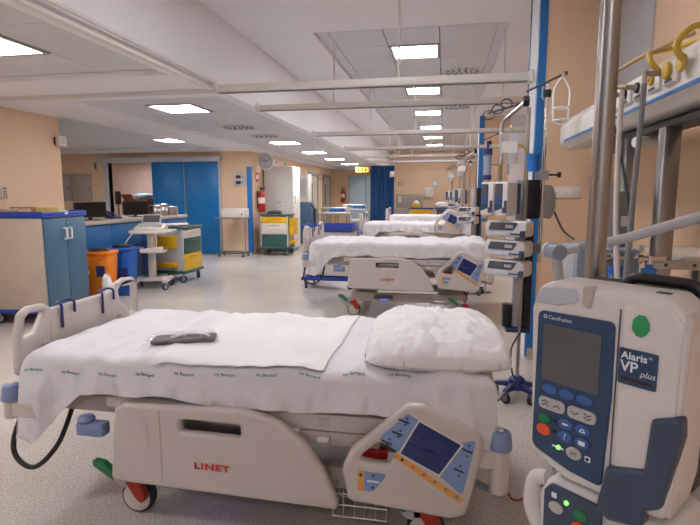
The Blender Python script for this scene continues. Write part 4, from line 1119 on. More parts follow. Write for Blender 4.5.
for s in (-1, 1):
    MB().box(s * 0.31 - 0.04, s * 0.31 + 0.04, -0.24, 0.28, 0.6, 0.66).box(s * 0.31 - 0.02, s * 0.31 + 0.02, -0.1, 0.0, 0.3, 0.6).build('armrest', 'cream', cc, bevel=0.015)
    MB().box(s * 0.28 - 0.02, s * 0.28 + 0.02, -0.26, 0.3, 0.1, 0.14).build('base_bar', 'mid_grey', cc)
MB().box(-0.26, 0.26, -0.02, 0.06, 0.14, 0.36).build('pedestal', 'mid_grey', cc)
cart_casters(cc, -0.28, 0.28, -0.22, 0.26, 0.04, 'mid_grey', 0.1)

# linen trolley with blue top beside second bed
lt = thing('linen_trolley', 'white linen trolley with blue rimmed top and blue base shelf', 'trolley', (-1.7, 7.62, 0))
MB().box(-0.36, 0.36, -0.28, 0.28, 0.88, 0.9).box(-0.38, 0.38, -0.3, -0.28, 0.86, 0.96).box(-0.38, 0.38, 0.28, 0.3, 0.86, 0.96).box(-0.38, -0.36, -0.28, 0.28, 0.86, 0.96).box(0.36, 0.38, -0.28, 0.28, 0.86, 0.96).build('top_tray', 'deep_blue', lt, bevel=0.006)
MB().box(-0.1, 0.35, -0.27, 0.27, 0.2, 0.86).build('body', 'white_lam', lt, bevel=0.005)
for z in (0.2, 0.5): MB().box(-0.35, -0.12, -0.26, 0.26, z, z + 0.02).build('side_shelf', 'mid_grey', lt, smooth=False)
MB().box(-0.37, -0.34, -0.28, -0.25, 0.18, 0.86).build('corner_post', 'light_grey', lt); MB().box(-0.37, -0.34, 0.25, 0.28, 0.18, 0.86).build('corner_post', 'light_grey', lt)
MB().box(-0.4, 0.4, -0.31, 0.31, 0.13, 0.18).build('base_shelf', 'deep_blue', lt, bevel=0.01)
cart_casters(lt, -0.34, 0.34, -0.25, 0.25, 0.055, 'light_grey', 0.135)

# blue curtain
def cur(u, v):
    x = -2.45 + 0.8 * u
    return Vector((x, 17.0 + 0.045 * math.sin(u * 2 * PI * 8) * (0.5 + 0.5 * (1 - v)) + 0.02 * math.sin(u * 17 + v * 2), 2.36 - v * 2.2))
cu_ = thing('bed_curtain', 'blue pleated bed curtain drawn up before the end wall', 'curtain', (0, 0, 0))
MB().grid(cur, 130, 14).build('cloth', 'curtain', cu_)
MB().box(-2.9, -1.6, 16.98, 17.02, 2.362, 2.385).build('rail', 'white_metal', cu_, bevel=0.004)
MB().cyl((-2.7, 17, 2.385), (-2.7, 17, ZL), 0.012).build('hanger_rod', 'white_metal', cu_)
MB().cyl((-1.65, 17, 2.385), (-1.65, 17, ZH), 0.012).build('hanger_rod', 'white_metal', cu_)

# end wall units
eu = thing('end_counter', 'low grey counter with tall grey splash panel at the end wall', 'counter', (-1.35, YE - 0.02, 0))
MB().box(-0.55, 0.6, -0.6, 0, 0, 0.86).build('carcass', 'grey_lam', eu, bevel=0.005)
MB().box(-0.58, 0.63, -0.62, 0, 0.86, 0.9).build('worktop', 'beige_lam', eu, bevel=0.005)
MB().box(-0.55, 0.5, -0.03, 0, 0.9, 1.42).build('splash_panel', 'grey_lam', eu, bevel=0.004)
MB().box(-0.48, -0.36, -0.09, -0.03, 1.1, 1.36).build('soap_dispenser', 'white_metal', eu, bevel=0.015)
c3 = drawer_cart('drawer cart with two yellow top drawers standing at the end wall', (-0.85, 19.05, 0), 0, [(0.2, 'yellow'), (0.25, 'warm_white'), (0.25, 'warm_white')], w=0.85, d=0.6, h=0.92, top='deep_blue')
c4 = drawer_cart('drawer cart with dark drawers beside the yellow drawer cart', (0.0, 19.1, 0), 0, [(0.25, 'dark_grey'), (0.25, 'dark_grey'), (0.2, 'dark_grey')], w=0.65, d=0.6, h=0.92, top='deep_blue')
sh = thing('sharps_box', 'yellow sharps box with white lid on the end cart', 'sharps container', (-1.05, 19.3, 0.922))
MB().box(-0.14, 0.14, -0.1, 0.1, 0, 0.17).build('tub', 'yellow', sh, bevel=0.015)
MB().lathe([(0, 0), (0.12, 0), (0.1, 0.05), (0.05, 0.1), (0, 0.11)], T3(0, 0, 0.17)).build('lid', 'paper', sh)
lump('supply_bag', 'white plastic bag of supplies on the dark drawer cart', 'bag', (-0.1, 19.3, 0.922), 0.25, 0.2, 0.11, 'paper', 12)
td2 = thing('towel_dispenser', 'white paper towel dispenser on the end wall', 'dispenser', (-0.62, YE - 0.001, 1.33))
MB().box(-0.16, 0.16, -0.14, 0, 0, 0.36).build('case', 'white_metal', td2, bevel=0.02)
MB().box(-0.12, 0.12, -0.1, -0.05, -0.03, 0.0).build('paper', 'paper', td2, smooth=False)
for x, z, w_, h_, mt, lab in ((-1.75, 1.78, 0.16, 0.12, 'dark_grey', 'small dark socket plate on the end wall beside the curtain'), (-0.4, 1.7, 0.22, 0.3, 'light_grey', 'pale grey notice plate on end wall above towel dispenser')):
    small_sign((x, YE - 0.001, z), 0, w_, h_, mt, lab, 'paper', 'wall plate')
gb_ = thing('wall_box', 'pale grey box hung on the blue curtain edge', 'box', (-1.72, 16.93, 1.98))
MB().box(-0.08, 0.08, -0.03, 0.0, 0, 0.2).build('case', 'light_grey', gb_, bevel=0.008)
MB().box(-0.06, 0.06, -0.033, -0.03, 0.1, 0.17).build('front', 'paper', gb_, smooth=False)

# ------------------------------------------------------------------ pumps
def tall_pump(label, loc, rz, group=None):
    t = thing('infusion_pump', label, 'infusion pump', loc, rz, group)
    MB().mesh(plate(rounded([(-0.05, 0), (0.05, 0), (0.05, 0.22), (-0.05, 0.22)], 0.018, 4), 0.11, 0.008), T3(0, 0.055, 0) @ STAND).build('body', 'pump_white', t)
    MB().mesh(plate(rounded([(-0.044, 0.03), (0.012, 0.05), (0.012, 0.207), (-0.044, 0.207)], 0.008, 4), 0.006, 0.002), T3(0, -0.001, 0) @ STAND).build('front_panel', 'pump_navy', t)
    MB().box(-0.036, 0.002, -0.006, -0.004, 0.135, 0.195).build('screen', 'screen_grey', t, smooth=False)
    for i in range(2):
        for j in range(3):
            MB().box(-0.036 + i * 0.02, -0.022 + i * 0.02, -0.006, -0.004, 0.08 + j * 0.017, 0.091 + j * 0.017).build('key', 'key_navy', t, smooth=False)
    MB().mesh(plate(rounded([(0.016, 0.02), (0.046, 0.02), (0.046, 0.1), (0.03, 0.1), (0.03, 0.06), (0.016, 0.05)], 0.006, 4), 0.012, 0.003), T3(0, -0.003, 0) @ STAND).build('door_latch', 'pump_slate', t)
    MB().box(-0.046, 0.046, 0.11, 0.15, 0.01, 0.21).build('rear_case', 'pump_navy', t, bevel=0.006)
    return t
def flat_pump(label, loc, rz, group=None):
    t = thing('syringe_pump', label, 'syringe pump', loc, rz, group)
    MB().mesh(plate(rounded([(-0.14, 0), (0.14, 0), (0.14, 0.105), (-0.14, 0.105)], 0.025, 4), 0.12, 0.01), T3(0, 0.06, 0) @ STAND).build('body', 'pump_white', t)
    MB().mesh(plate(rounded([(-0.12, 0.045), (0.05, 0.045), (0.085, 0.095), (-0.1, 0.095)], 0.01, 4), 0.006, 0.002), T3(0, -0.001, 0) @ STAND).build('front_panel', 'pump_slate', t)
    MB().box(-0.09, -0.01, -0.006, -0.004, 0.055, 0.088).build('screen', 'screen_grey', t, smooth=False)
    MB().box(0.0, 0.05, -0.006, -0.004, 0.06, 0.08).build('key', 'key_silver', t, smooth=False)
    MB().cyl((-0.12, -0.015, 0.022), (0.04, -0.015, 0.022), 0.015, n=14).build('syringe_barrel', 'clear_plastic', t)
    MB().cyl((0.04, -0.015, 0.022), (0.11, -0.015, 0.022), 0.006, n=10).box(0.108, 0.128, -0.035, 0.0, 0.002, 0.045).build('plunger_drive', 'pump_navy', t)
    return t
def five_star(t, mt='navy_cap', r=0.15):
    for k in range(5):
        a = 2 * PI * k / 5 + 0.3
        Tm = Matrix.Rotation(a, 4, 'Z')
        MB().hull([(0.0, -0.03, 0.08), (r, -0.018, 0.08), (r, 0.018, 0.08), (0.0, 0.03, 0.08)], [(0.0, -0.025, 0.125), (r, -0.014, 0.1), (r, 0.014, 0.1), (0.0, 0.025, 0.125)]).build('base_leg', mt, t, rot=(0, 0, a))
        caster(t, r * 0.94 * math.cos(a), r * 0.94 * math.sin(a), 0.034, 0.02, 'mid_grey', 0.085, yaw=a)
    MB().lathe([(0, 0.07), (0.055, 0.07), (0.055, 0.14), (0.03, 0.16), (0, 0.16)]).build('hub', mt, t)

def rack(label, x, y, tall, flat, lab_t, lab_f, detail=True):
    t = thing('pump_stand', label, 'pump stand', (x, y, 0))
    five_star(t)
    MB().cyl((0, 0, 0.15), (0, 0, 1.96), 0.0135).build('pole', 'steel', t)
    MB().box(-0.05, 0.02, 0.016, 0.06, 0.5, 1.5).build('rack_column', 'light_grey', t, bevel=0.006)
    MB().box(0.022, 0.07, 0.0, 0.07, 0.5, 1.22).build('rack_side', 'black', t, bevel=0.006)
    MB().box(-0.09, 0.075, -0.012, 0.07, 0.465, 0.5).build('rack_foot', 'navy_cap', t, bevel=0.012)
    MB().box(-0.11, -0.052, 0.0, 0.08, 0.5, 0.66).build('power_supply', 'black', t, bevel=0.008)
    MB().box(0.0, 0.1, 0.03, 0.1, 1.24, 1.5).build('dock', 'black', t, bevel=0.01)
    MB().mesh(plate(rounded([(0.1, 1.26), (0.17, 1.24), (0.2, 1.3), (0.2, 1.4), (0.17, 1.47), (0.1, 1.46)], 0.02, 4), 0.05, 0.006), T3(0, 0.05, 0) @ STAND).build('dock_bracket', 'steel', t)
    MB().tube(rounded_path([(-0.16, 0.05, 1.44), (-0.16, 0.02, 1.88), (-0.03, 0.0, 1.99)], 0.02), 0.014, 10).build('hook_post', 'steel', t)
    MB().lathe([(0, -0.02), (0.03, -0.02), (0.035, 0), (0.03, 0.02), (0, 0.02)], T3(-0.02, 0, 2.0) @ Matrix.Rotation(PI / 2, 4, 'Y')).build('hook_knob', 'black', t)
    for k in range(3):
        p = Vector((-0.14 - 0.055 * k, 0, 1.99 - k * 0.035))
        MB().tube([p + Vector((0.035 * math.cos(a), 0.01 * math.sin(a), 0.03 * math.sin(a))) for a in [2 * PI * i / 16 for i in range(16)]], 0.005, 6, closed=True).build('hook_ring', 'dark_grey', t)
    MB().cyl((-0.03, 0, 1.99), (-0.26, 0, 1.93), 0.006).build('hook_arm', 'dark_grey', t)
    for i in range(tall):
        tall_pump(lab_t[i], (x - 0.25 + i * 0.082, y - 0.06 - i * 0.074, 1.265), R(-42))
    for i in range(flat):
        flat_pump(lab_f[i], (x - 0.13, y - 0.13, 1.13 - 0.128 * i), R(-30))
    return t
rackA = rack('pump stand with navy base behind the pillow end of the bed', 0.52, 3.55, 2, 3,
     ['upright infusion pump at the outer left of the stand behind the pillow', 'upright infusion pump next to the dock of the stand behind the pillow'],
     ['top syringe pump of three on the stand behind the pillow', 'middle syringe pump of three on the stand behind the pillow', 'lowest syringe pump of three on the stand behind the pillow'])
rack('pump stand standing beyond the bed beside the linen trolley', 0.42, 7.35, 1, 2,
     ['upright infusion pump on the stand beyond the linen trolley bed'], ['upper syringe pump on the stand beyond the linen trolley bed', 'lower syringe pump on the stand beyond the linen trolley bed'])
rack('pump stand standing beyond the bed with the raised rail', 0.3, 10.75, 2, 2,
     ['outer upright infusion pump on the stand beyond the raised rail bed', 'inner upright infusion pump on the stand beyond the raised rail bed'],
     ['upper syringe pump on the stand beyond the raised rail bed', 'lower syringe pump on the stand beyond the raised rail bed'])

# separate drip pole beside the pier with bottle holder
def drip_pole(label, x, y, top=2.12, floor=True):
    t = thing('drip_pole', label, 'drip stand', (x, y, 0))
    if floor: MB().lathe([(0, 0.0), (0.09, 0.0), (0.085, 0.02), (0.03, 0.04), (0, 0.04)]).build('base', 'mid_grey', t)
    MB().cyl((0, 0, 0.03 if floor else 0.95), (0, 0, top), 0.011).build('pole', 'chrome', t)
    MB().cyl((-0.13, 0, top - 0.06), (0.1, -0.02, top + 0.04), 0.007).lathe([(0, -0.012), (0.013, -0.01), (0.013, 0.01), (0, 0.012)], T3(0.1, -0.02, top + 0.04)).build('cross_arm', 'dark_grey', t)
    MB().tube([(-0.03, 0, top - 0.03), (-0.035, -0.01, top - 0.1), (-0.02, -0.015, top - 0.12), (-0.005, -0.01, top - 0.1)], 0.004, 6).build('hook', 'steel', t)
    MB().cyl((0, 0, top - 0.1), (0, 0, top - 0.055), 0.024).build('clamp', 'black', t)
    MB().box(-0.05, 0.03, -0.02, 0.02, 1.5, 1.56).build('clamp_block', 'light_grey', t, bevel=0.005)
    MB().cyl((0.03, 0, 1.53), (0.085, 0, 1.53), 0.006).lathe([(0, 0), (0.018, 0), (0.018, 0.02), (0, 0.022)], T3(0.085, 0, 1.53) @ Matrix.Rotation(PI / 2, 4, 'Y')).build('clamp_knob', 'black', t)
    MB().box(-0.07, 0.0, -0.03, 0.03, 1.02, 1.08).build('lower_clamp', 'mid_grey', t, bevel=0.006)
    return t
drip_pole('chrome drip pole beside the blue edged pier holding a bottle cage', 0.63, 3.55, 2.12, False)
bh = thing('bottle_holder', 'white wire bottle holder hanging from the drip pole arm', 'bottle holder', (0.71, 3.52, 1.86))
for s in (-1, 1):
    MB().tube(rounded_path([(s * 0.045, 0, 0.0), (s * 0.05, 0, 0.2), (s * 0.015, 0, 0.26), (0, 0, 0.27)], 0.04), 0.007, 8).build('side_wire', 'paper', bh)
for z, r in ((0.01, 0.046), (0.085, 0.05)):
    MB().tube([(r * math.cos(a), r * math.sin(a), z) for a in [2 * PI * i / 20 for i in range(20)]], 0.006, 6, closed=True).build('ring', 'paper', bh)
MB().tube([(-0.04, 0, 0.0), (0, 0, -0.02), (0.04, 0, 0.0)], 0.006, 6).build('bottom_wire', 'paper', bh)
MB().tube([(0, 0, 0.27), (0, 0, 0.29), (0.01, 0, 0.3)], 0.004, 6).build('hook', 'steel', bh)
drip_pole('drip pole beside the stand beyond the linen trolley bed', 0.6, 7.5, 2.2)
drip_pole('drip pole beside the stand beyond the raised rail bed', 0.5, 10.95, 2.15)
drip_pole('drip pole at the far pier near the furthest bed', 0.55, 14.35, 2.15)
def hang_bag(label, loc, mt='clear_plastic', band=None):
    t = thing('drip_bag', label, 'drip bag', loc)
    def f(sg):
        def fn(u, v):
            X, Y = 2 * u - 1, 2 * v - 1
            h = max(0, (1 - X ** 4) * (1 - Y ** 6)) ** 0.5
            return Vector((X * 0.06, sg * (0.001 + 0.02 * h), 0.1 + Y * 0.1))
        return fn
    b = MB(); b.grid(f(1), 12, 14); b.grid(f(-1), 12, 14)
    b.build('bag', mt, t)
    MB().box(-0.05, 0.05, -0.026, -0.022, 0.07, 0.14).build('label', 'paper', t, smooth=False)
    MB().cyl((0, 0, -0.07), (0, 0, 0.0), 0.008, n=10).build('drip_chamber', 'clear_blue', t)
    MB().tube([(0, 0, 0.2), (0, 0, 0.23), (0.01, 0, 0.24)], 0.004, 6).build('hanger', 'steel', t)
hang_bag('clear drip bag hanging over the pumps behind the pillow', (0.4, 3.5, 1.6))
hang_bag('clear drip bag on the stand beyond the linen trolley bed', (0.22, 7.35, 1.66))
hang_bag('clear drip bag on the stand beyond the raised rail bed', (0.12, 10.75, 1.68))
hose('yellow_tube', [(0.34, 3.52, 1.55), (0.38, 3.5, 1.7), (0.47, 3.5, 1.72), (0.53, 3.52, 1.64), (0.52, 3.53, 1.52)], 0.006, 'hose_yellow')
tag(bpy.data.objects['yellow_tube'], 'thin yellow tube arching above the upright pumps behind the pillow', 'tube')
fd = thing('feed_syringe', 'clear cylinder with navy caps held on the stand behind the pillow', 'drip chamber', (0.27, 3.52, 1.5))
MB().cyl((0, 0, 0.03), (0, 0, 0.16), 0.026).build('cylinder', 'clear_blue', fd)
MB().cyl((0, 0, 0.0), (0, 0, 0.03), 0.03).cyl((0, 0, 0.16), (0, 0, 0.2), 0.03).cyl((0, 0, 0.2), (0, 0, 0.25), 0.008).build('caps', 'navy_cap', fd)
MB().cyl((0.0, 0, 0.1), (0.1, 0.06, 0.1), 0.006).build('holder', 'steel', fd)
cu2 = thing('blue_cup', 'translucent blue beaker clamped beside the drip pole', 'beaker', (0.555, 3.5, 1.55))
MB().lathe([(0, 0), (0.04, 0), (0.045, 0.11), (0.041, 0.11), (0.036, 0.006), (0, 0.006)]).build('cup', 'blue_cup', cu2)
MB().lathe([(0.046, 0.1), (0.05, 0.1), (0.05, 0.112), (0.046, 0.112)], caps=False).build('rim', 'blue_cup', cu2)
hose('black_cable', [(0.52, 3.46, 0.5), (0.46, 3.44, 0.38), (0.47, 3.42, 0.22), (0.5, 3.46, 0.16), (0.4, 3.4, 0.05), (0.3, 3.3, 0.007)], 0.006, 'hose_black')
tag(bpy.data.objects['black_cable'], 'black cable hanging down the stand behind the pillow', 'cable')
hose('red_cable', [(0.25, 2.2, 0.35), (0.3, 2.22, 0.1), (0.38, 2.3, 0.006), (0.6, 2.55, 0.006), (0.9, 2.7, 0.006), (1.25, 2.8, 0.006)], 0.005, 'cable_red')
tag(bpy.data.objects['red_cable'], 'thin red cable lying on the floor from the bed head', 'cable')
wcbl = hose('wall_cable', [(0.63, 4.43, 1.5), (0.75, 4.43, 1.42), (0.86, 4.42, 1.3), (0.95, 4.4, 1.12), (1.02, 4.3, 1.05)], 0.008, 'dark_grey')
tag(wcbl, 'dark cable hanging across the beige pier face', 'cable')

# sockets on the pier
for x, z, lab in ((0.98, 1.42, 'white double socket plate on the beige pier face'), (0.97, 0.62, 'white socket plate low on the beige pier face')):
    t = thing('socket_plate', lab, 'socket', (x, 4.449, z))
    MB().box(-0.1, 0.1, -0.012, 0, -0.045, 0.045).build('plate', 'white_metal', t, bevel=0.004)
    for k in (-0.05, 0.0):
        MB().box(k + 0.01, k + 0.045, -0.015, -0.012, -0.025, 0.025).build('outlet', 'paper', t, bevel=0.002)
    for k in (-0.085, 0.085):
        MB().lathe([(0, 0), (0.005, 0), (0.004, 0.002), (0, 0.002)], T3(k, -0.012, 0) @ RX, 10).build('screw', 'mid_grey', t)

# ------------------------------------------------------------------ gas supply beam
XB = 0.95
gbm = thing('gas_supply_beam', 'white medical gas supply beam with blue stripe on steel posts', 'supply beam', (XB, 0, 0))
sec = rounded([(-0.11, 1.785), (-0.07, 1.735), (0.08, 1.74), (0.12, 1.8), (0.11, 1.93), (0.06, 1.975), (-0.04, 1.97), (-0.11, 1.9)], 0.03, 5)
bm_ = MB()
bm_.hull([(x, 1.0, z) for x, z in sec], [(x, 4.1, z) for x, z in sec])
bm_.build('beam_housing', 'white_metal', gbm)
cen = (0.0, 1.86)
capm = MB()
rings = [[(cen[0] + (x - cen[0]) * k, 4.1 + dy, cen[1] + (z - cen[1]) * k) for x, z in sec] for k, dy in ((1.03, -0.1), (1.03, 0.0), (0.98, 0.05), (0.8, 0.09), (0.4, 0.11))]
for a, b in zip(rings, rings[1:]): capm.hull(a, b)
capm.build('end_cap', 'white_metal', gbm)
MB().box(-0.1135, -0.1, 1.0, 4.0, 1.782, 1.795).build('blue_stripe', 'strip_blue', gbm, smooth=False)
MB().box(-0.02, 0.1, 0.9, 3.6, 1.69, 1.715).box(0.02, 0.06, 0.9, 3.6, 1.715, 1.75).build('under_rail', 'dark_grey', gbm, smooth=False)
for y in (2.47, 2.95):
    MB().box(-0.035, 0.035, y - 0.035, y + 0.035, 0, 1.69).build('post', 'steel_brushed', gbm, bevel=0.006)
    MB().box(-0.07, 0.07, y - 0.07, y + 0.07, 0, 0.012).build('floor_plate', 'steel', gbm, bevel=0.002)
TB = Matrix.Rotation(-PI / 2, 4, 'Z')       # plate facing -X
for k, y in enumerate((2.2, 2.36, 2.52, 2.68, 2.84, 3.0)):
    m_ = MB().box(-0.125, -0.098, y - 0.065, y + 0.065, 1.82, 1.9).build('outlet_module', 'paper', gbm, bevel=0.008)
    MB().box(-0.128, -0.125, y - 0.03, y + 0.03, 1.826, 1.835).build('outlet_mark', 'dark_grey', m_, smooth=False)
    MB().lathe([(0, 0), (0.024, 0), (0.022, 0.012), (0.01, 0.012), (0.01, 0.004), (0, 0.004)], T3(-0.125, y, 1.868) @ Matrix.Rotation(-PI / 2, 4, 'Y'), 18).build('outlet_socket', ('hose_yellow', 'hose_yellow', 'black', 'black', 'mid_grey', 'mid_grey')[k], m_)
MB().cyl((0.04, 2.75, 1.66), (-0.06, 2.7, 1.65), 0.025).build('lamp_tube', 'paper', gbm)
MB().box(-0.12, 0.0, 3.0, 3.1, 1.62, 1.7).build('rail_clamp', 'mid_grey', gbm, bevel=0.01)
def gas_hose(label, y, pts, mt, r=0.012):
    t = thing('gas_hose', label, 'hose', (0, 0, 0))
    MB().cyl((XB - 0.138, y, 1.868), (XB - 0.2, y, 1.868), 0.011).cyl((XB - 0.195, y, 1.885), (XB - 0.195, y, 1.82), 0.01).build('connector', 'steel', t)
    hose('tube', [(XB - 0.195, y, 1.83)] + pts, r, mt, t)
gas_hose('white gas hose dropping straight from the supply beam', 2.5, [(XB - 0.2, 2.48, 1.6), (XB - 0.215, 2.4, 1.3), (XB - 0.225, 2.3, 1.05)], 'hose_white', 0.0125)
gas_hose('grey gas hose dropping from the supply beam beside the white one', 2.24, [(XB - 0.2, 2.24, 1.6), (XB - 0.215, 2.22, 1.3), (XB - 0.235, 2.17, 1.05)], 'mid_grey', 0.011)
gas_hose('thin black gas hose dropping from the outer outlet of the beam', 2.68, [(XB - 0.19, 2.5, 1.6), (XB - 0.2, 2.3, 1.35), (XB - 0.22, 2.2, 1.08)], 'hose_black', 0.006)
hy = thing('yellow_hose', 'thick yellow vacuum hose looped over the supply beam', 'hose', (0, 0, 0))
hose('tube', [(XB - 0.13, 2.28, 1.88), (XB - 0.16, 2.3, 1.93), (XB - 0.12, 2.4, 1.985), (XB - 0.03, 2.38, 2.0), (XB + 0.03, 2.2, 1.99)], 0.012, 'hose_yellow', hy)
hose('second_tube', [(XB - 0.13, 2.06, 1.87), (XB - 0.16, 2.06, 1.92), (XB - 0.1, 2.1, 1.99), (XB - 0.02, 2.05, 2.0)], 0.012, 'hose_yellow', hy)
for y in (2.08, 2.2):
    MB().lathe([(0, 0), (0.03, 0), (0.034, 0.008), (0.03, 0.016), (0.012, 0.018), (0, 0.018)], T3(XB - 0.125, y, 1.868) @ Matrix.Rotation(-PI / 2, 4, 'Y'), 22).build('yellow_collar', 'hose_yellow', hy)
ht = hose('tan_hose', [(XB - 0.19, 2.45, 1.86), (XB - 0.22, 2.55, 1.89), (XB - 0.2, 2.64, 1.95), (XB - 0.14, 2.5, 1.985), (XB - 0.1, 2.3, 1.99), (XB - 0.05, 2.2, 2.0)], 0.009, 'hose_tan')
tag(ht, 'tan rubber hose arching over the top of the supply beam', 'hose')

# ventilator on the posts' side, flow meters, support arm
vt = thing('ventilator', 'grey ventilator cabinet with tall rear screen standing under the supply beam', 'ventilator', (0.8, 2.72, 0))
MB().box(-0.18, 0.1, -0.17, 0.17, 0.86, 1.15).build('cabinet', 'device_bluegrey', vt, bevel=0.015)
MB().box(-0.185, -0.175, -0.14, 0.14, 0.89, 1.12).build('side_cover', 'device_grey', vt, bevel=0.003)
MB().box(-0.06, 0.02, -0.06, -0.02, 1.15, 1.46).build('screen_back', 'light_grey', vt, bevel=0.01)
MB().box(0.03, 0.1, -0.05, 0.03, 1.15, 1.42).build('tower', 'mid_grey', vt, bevel=0.015)
MB().box(0.04, 0.08, -0.053, -0.05, 1.25, 1.3).build('tower_label', 'paper', vt, smooth=False)
MB().box(-0.06, 0.06, -0.06, 0.06, 0.2, 0.86).build('pillar', 'light_grey', vt, bevel=0.01)
MB().box(-0.24, 0.24, -0.05, 0.05, 0.1, 0.17).box(-0.05, 0.05, -0.22, 0.22, 0.1, 0.17).box(-0.065, 0.065, -0.065, 0.065, 0.16, 0.21).build('base', 'device_bluegrey', vt, bevel=0.015)
for p in ((-0.2, 0), (0.2, 0), (0, -0.18), (0, 0.18)):
    caster(vt, p[0], p[1], 0.045, 0.024, 'mid_grey', 0.105, yaw=0.4)
er = thing('equipment_rail', 'flat stainless equipment rail with bolts fixed before the steel post', 'rail', (0, 2.36, 0))
MB().box(0.85, 1.29, -0.006, 0.006, 1.085, 1.125).build('bar', 'steel', er, bevel=0.002)
for x in (0.93, 1.04, 1.15):
    MB().lathe([(0, 0), (0.008, 0), (0.007, 0.004), (0, 0.004)], T3(x, -0.006, 1.105) @ RX, 10).build('bolt', 'dark_grey', er)
MB().box(1.27, 1.295, -0.02, 0.02, 1.06, 1.16).build('wall_bracket', 'steel_brushed', er, bevel=0.003)
ps = thing('wall_shelf', 'pale shelf board on the right wall behind the equipment rail', 'shelf', (1.298, 2.75, 1.1))
MB().box(-0.26, 0, -0.3, 0.25, 0, 0.03).build('board', 'warm_white', ps, bevel=0.004)
for y in (-0.2, 0.15):
    MB().hull([(-0.2, y, -0.005), (0, y, -0.005), (0, y + 0.02, -0.005), (-0.2, y + 0.02, -0.005)], [(-0.2, y, 0.0), (0, y, 0.0), (0, y + 0.02, 0.0), (-0.2, y + 0.02, 0.0)]).box(-0.02, 0, y, y + 0.02, -0.15, -0.005).build('bracket', 'mid_grey', ps)
for i, (x, y) in enumerate(((0.735, 2.36), (0.845, 2.3))):
    t = thing('flow_meter', ('blue capped flow meter hung beside the ventilator cabinet', 'blue capped flow meter hung on the stainless rail')[i], 'flow meter', (x, y, 0.97))
    MB().cyl((0, 0, 0.0), (0, 0, 0.09), 0.022, 0.026).build('jar', 'clear_blue', t)
    MB().cyl((0, 0, 0.085), (0, 0, 0.125), 0.03).cyl((0, 0, 0.12), (0, 0, 0.15), 0.013).build('cap', 'blue_cup', t)
    MB().cyl((-0.03, 0, 0.165), (0.06, 0.0, 0.165), 0.013).cyl((0, 0, 0.145), (0, 0, 0.18), 0.016).lathe([(0, 0), (0.02, 0), (0.02, 0.02), (0, 0.022)], T3(-0.03, 0, 0.165) @ Matrix.Rotation(-PI / 2, 4, 'Y')).build('valve', 'chrome', t)
    MB().box(-0.012, 0.012, 0.0, (0.19, 0.054)[i], 0.155, 0.178).build('mount', 'steel', t)
sa = thing('support_arm', 'pale grey jointed support arm on a slim column beside the pump', 'support arm', (0.31, 1.5, 0))
MB().lathe([(0, 0.0), (0.16, 0.0), (0.155, 0.025), (0.03, 0.05), (0, 0.05)]).build('base', 'mid_grey', sa)
MB().tube([(0.02, 0, 0.04), (0.02, 0, 1.1), (0.0, 0, 1.235)], [0.012, 0.012, 0.015], 12).build('column', 'light_grey', sa)
MB().cyl((-0.008, 0.022, 1.243), (0.004, -0.03, 1.243), 0.021).build('joint', 'device_bluegrey', sa)
MB().cyl((-0.008, 0.024, 1.243), (-0.012, 0.04, 1.243), 0.023).build('joint_cap', 'light_grey', sa)
MB().tube([(0.015, -0.01, 1.245), (0.16, -0.07, 1.29), (0.31, -0.15, 1.355)], [0.012, 0.013, 0.014], 14).build('arm', 'light_grey', sa)
MB().tube([(0.055, -0.027, 1.2575), (0.072, -0.034, 1.263)], 0.0145, 14).build('collar', 'device_bluegrey', sa)
MB().cyl((0.31, -0.15, 1.325), (0.31, -0.15, 1.38), 0.02).build('end_joint', 'light_grey', sa)
MB().tube([(0.31, -0.15, 1.355), (0.42, -0.25, 1.35), (0.48, -0.35, 1.3)], 0.012, 12).build('forearm', 'light_grey', sa)

# ------------------------------------------------------------------ foreground pump stand
fs = thing('drip_stand', 'thick stainless drip pole carrying the large infusion pump', 'drip stand', (0.197, 0.715, 0))
five_star(fs, 'mid_grey', 0.24)
MB().cyl((0, 0, 0.15), (0, 0, 2.15), 0.0125, n=28).build('pole', 'steel_brushed', fs)
for s in (-1, 1):
    MB().tube([(0, 0, 2.12), (s * 0.08, 0, 2.14), (s * 0.1, 0, 2.18)], 0.005, 8).build('hook', 'steel', fs)
PR = R(-42.15)
fp = thing('infusion_pump', 'large white infusion pump with navy keypad and green sticker, Alaris lettering', 'infusion pump', (0.10, 0.59, 1.11), PR)
fp['label'] = 'large white infusion pump with navy keypad and round green sticker'
def face(pts, rad, th, bev, mt, name, y, parent, seg=5):
    return MB().mesh(plate(rounded(pts, rad, seg), th, bev), T3(0, y, 0) @ STAND).build(name, mt, parent)
body = face([(-0.003, 0.165), (0.006, 0.19), (0.02, 0.197), (0.135, 0.197), (0.152, 0.185), (0.157, 0.165), (0.155, 0.02), (0.149, -0.018), (0.05, -0.021), (0.004, -0.004)], [0.015, 0.012, 0.012, 0.015, 0.015, 0.015, 0.05, 0.012, 0.02, 0.012], 0.062, 0.009, 'pump_white', 'body', 0.0305, fp)
MB().mesh(plate(rounded([(0.0, 0.17), (0.012, 0.19), (0.145, 0.19), (0.15, 0.16), (0.15, -0.015), (0.02, -0.015), (0.0, 0.01)], 0.01, 4), 0.066, 0.008), T3(0, 0.094, 0) @ STAND).build('rear_case', 'black', fp)
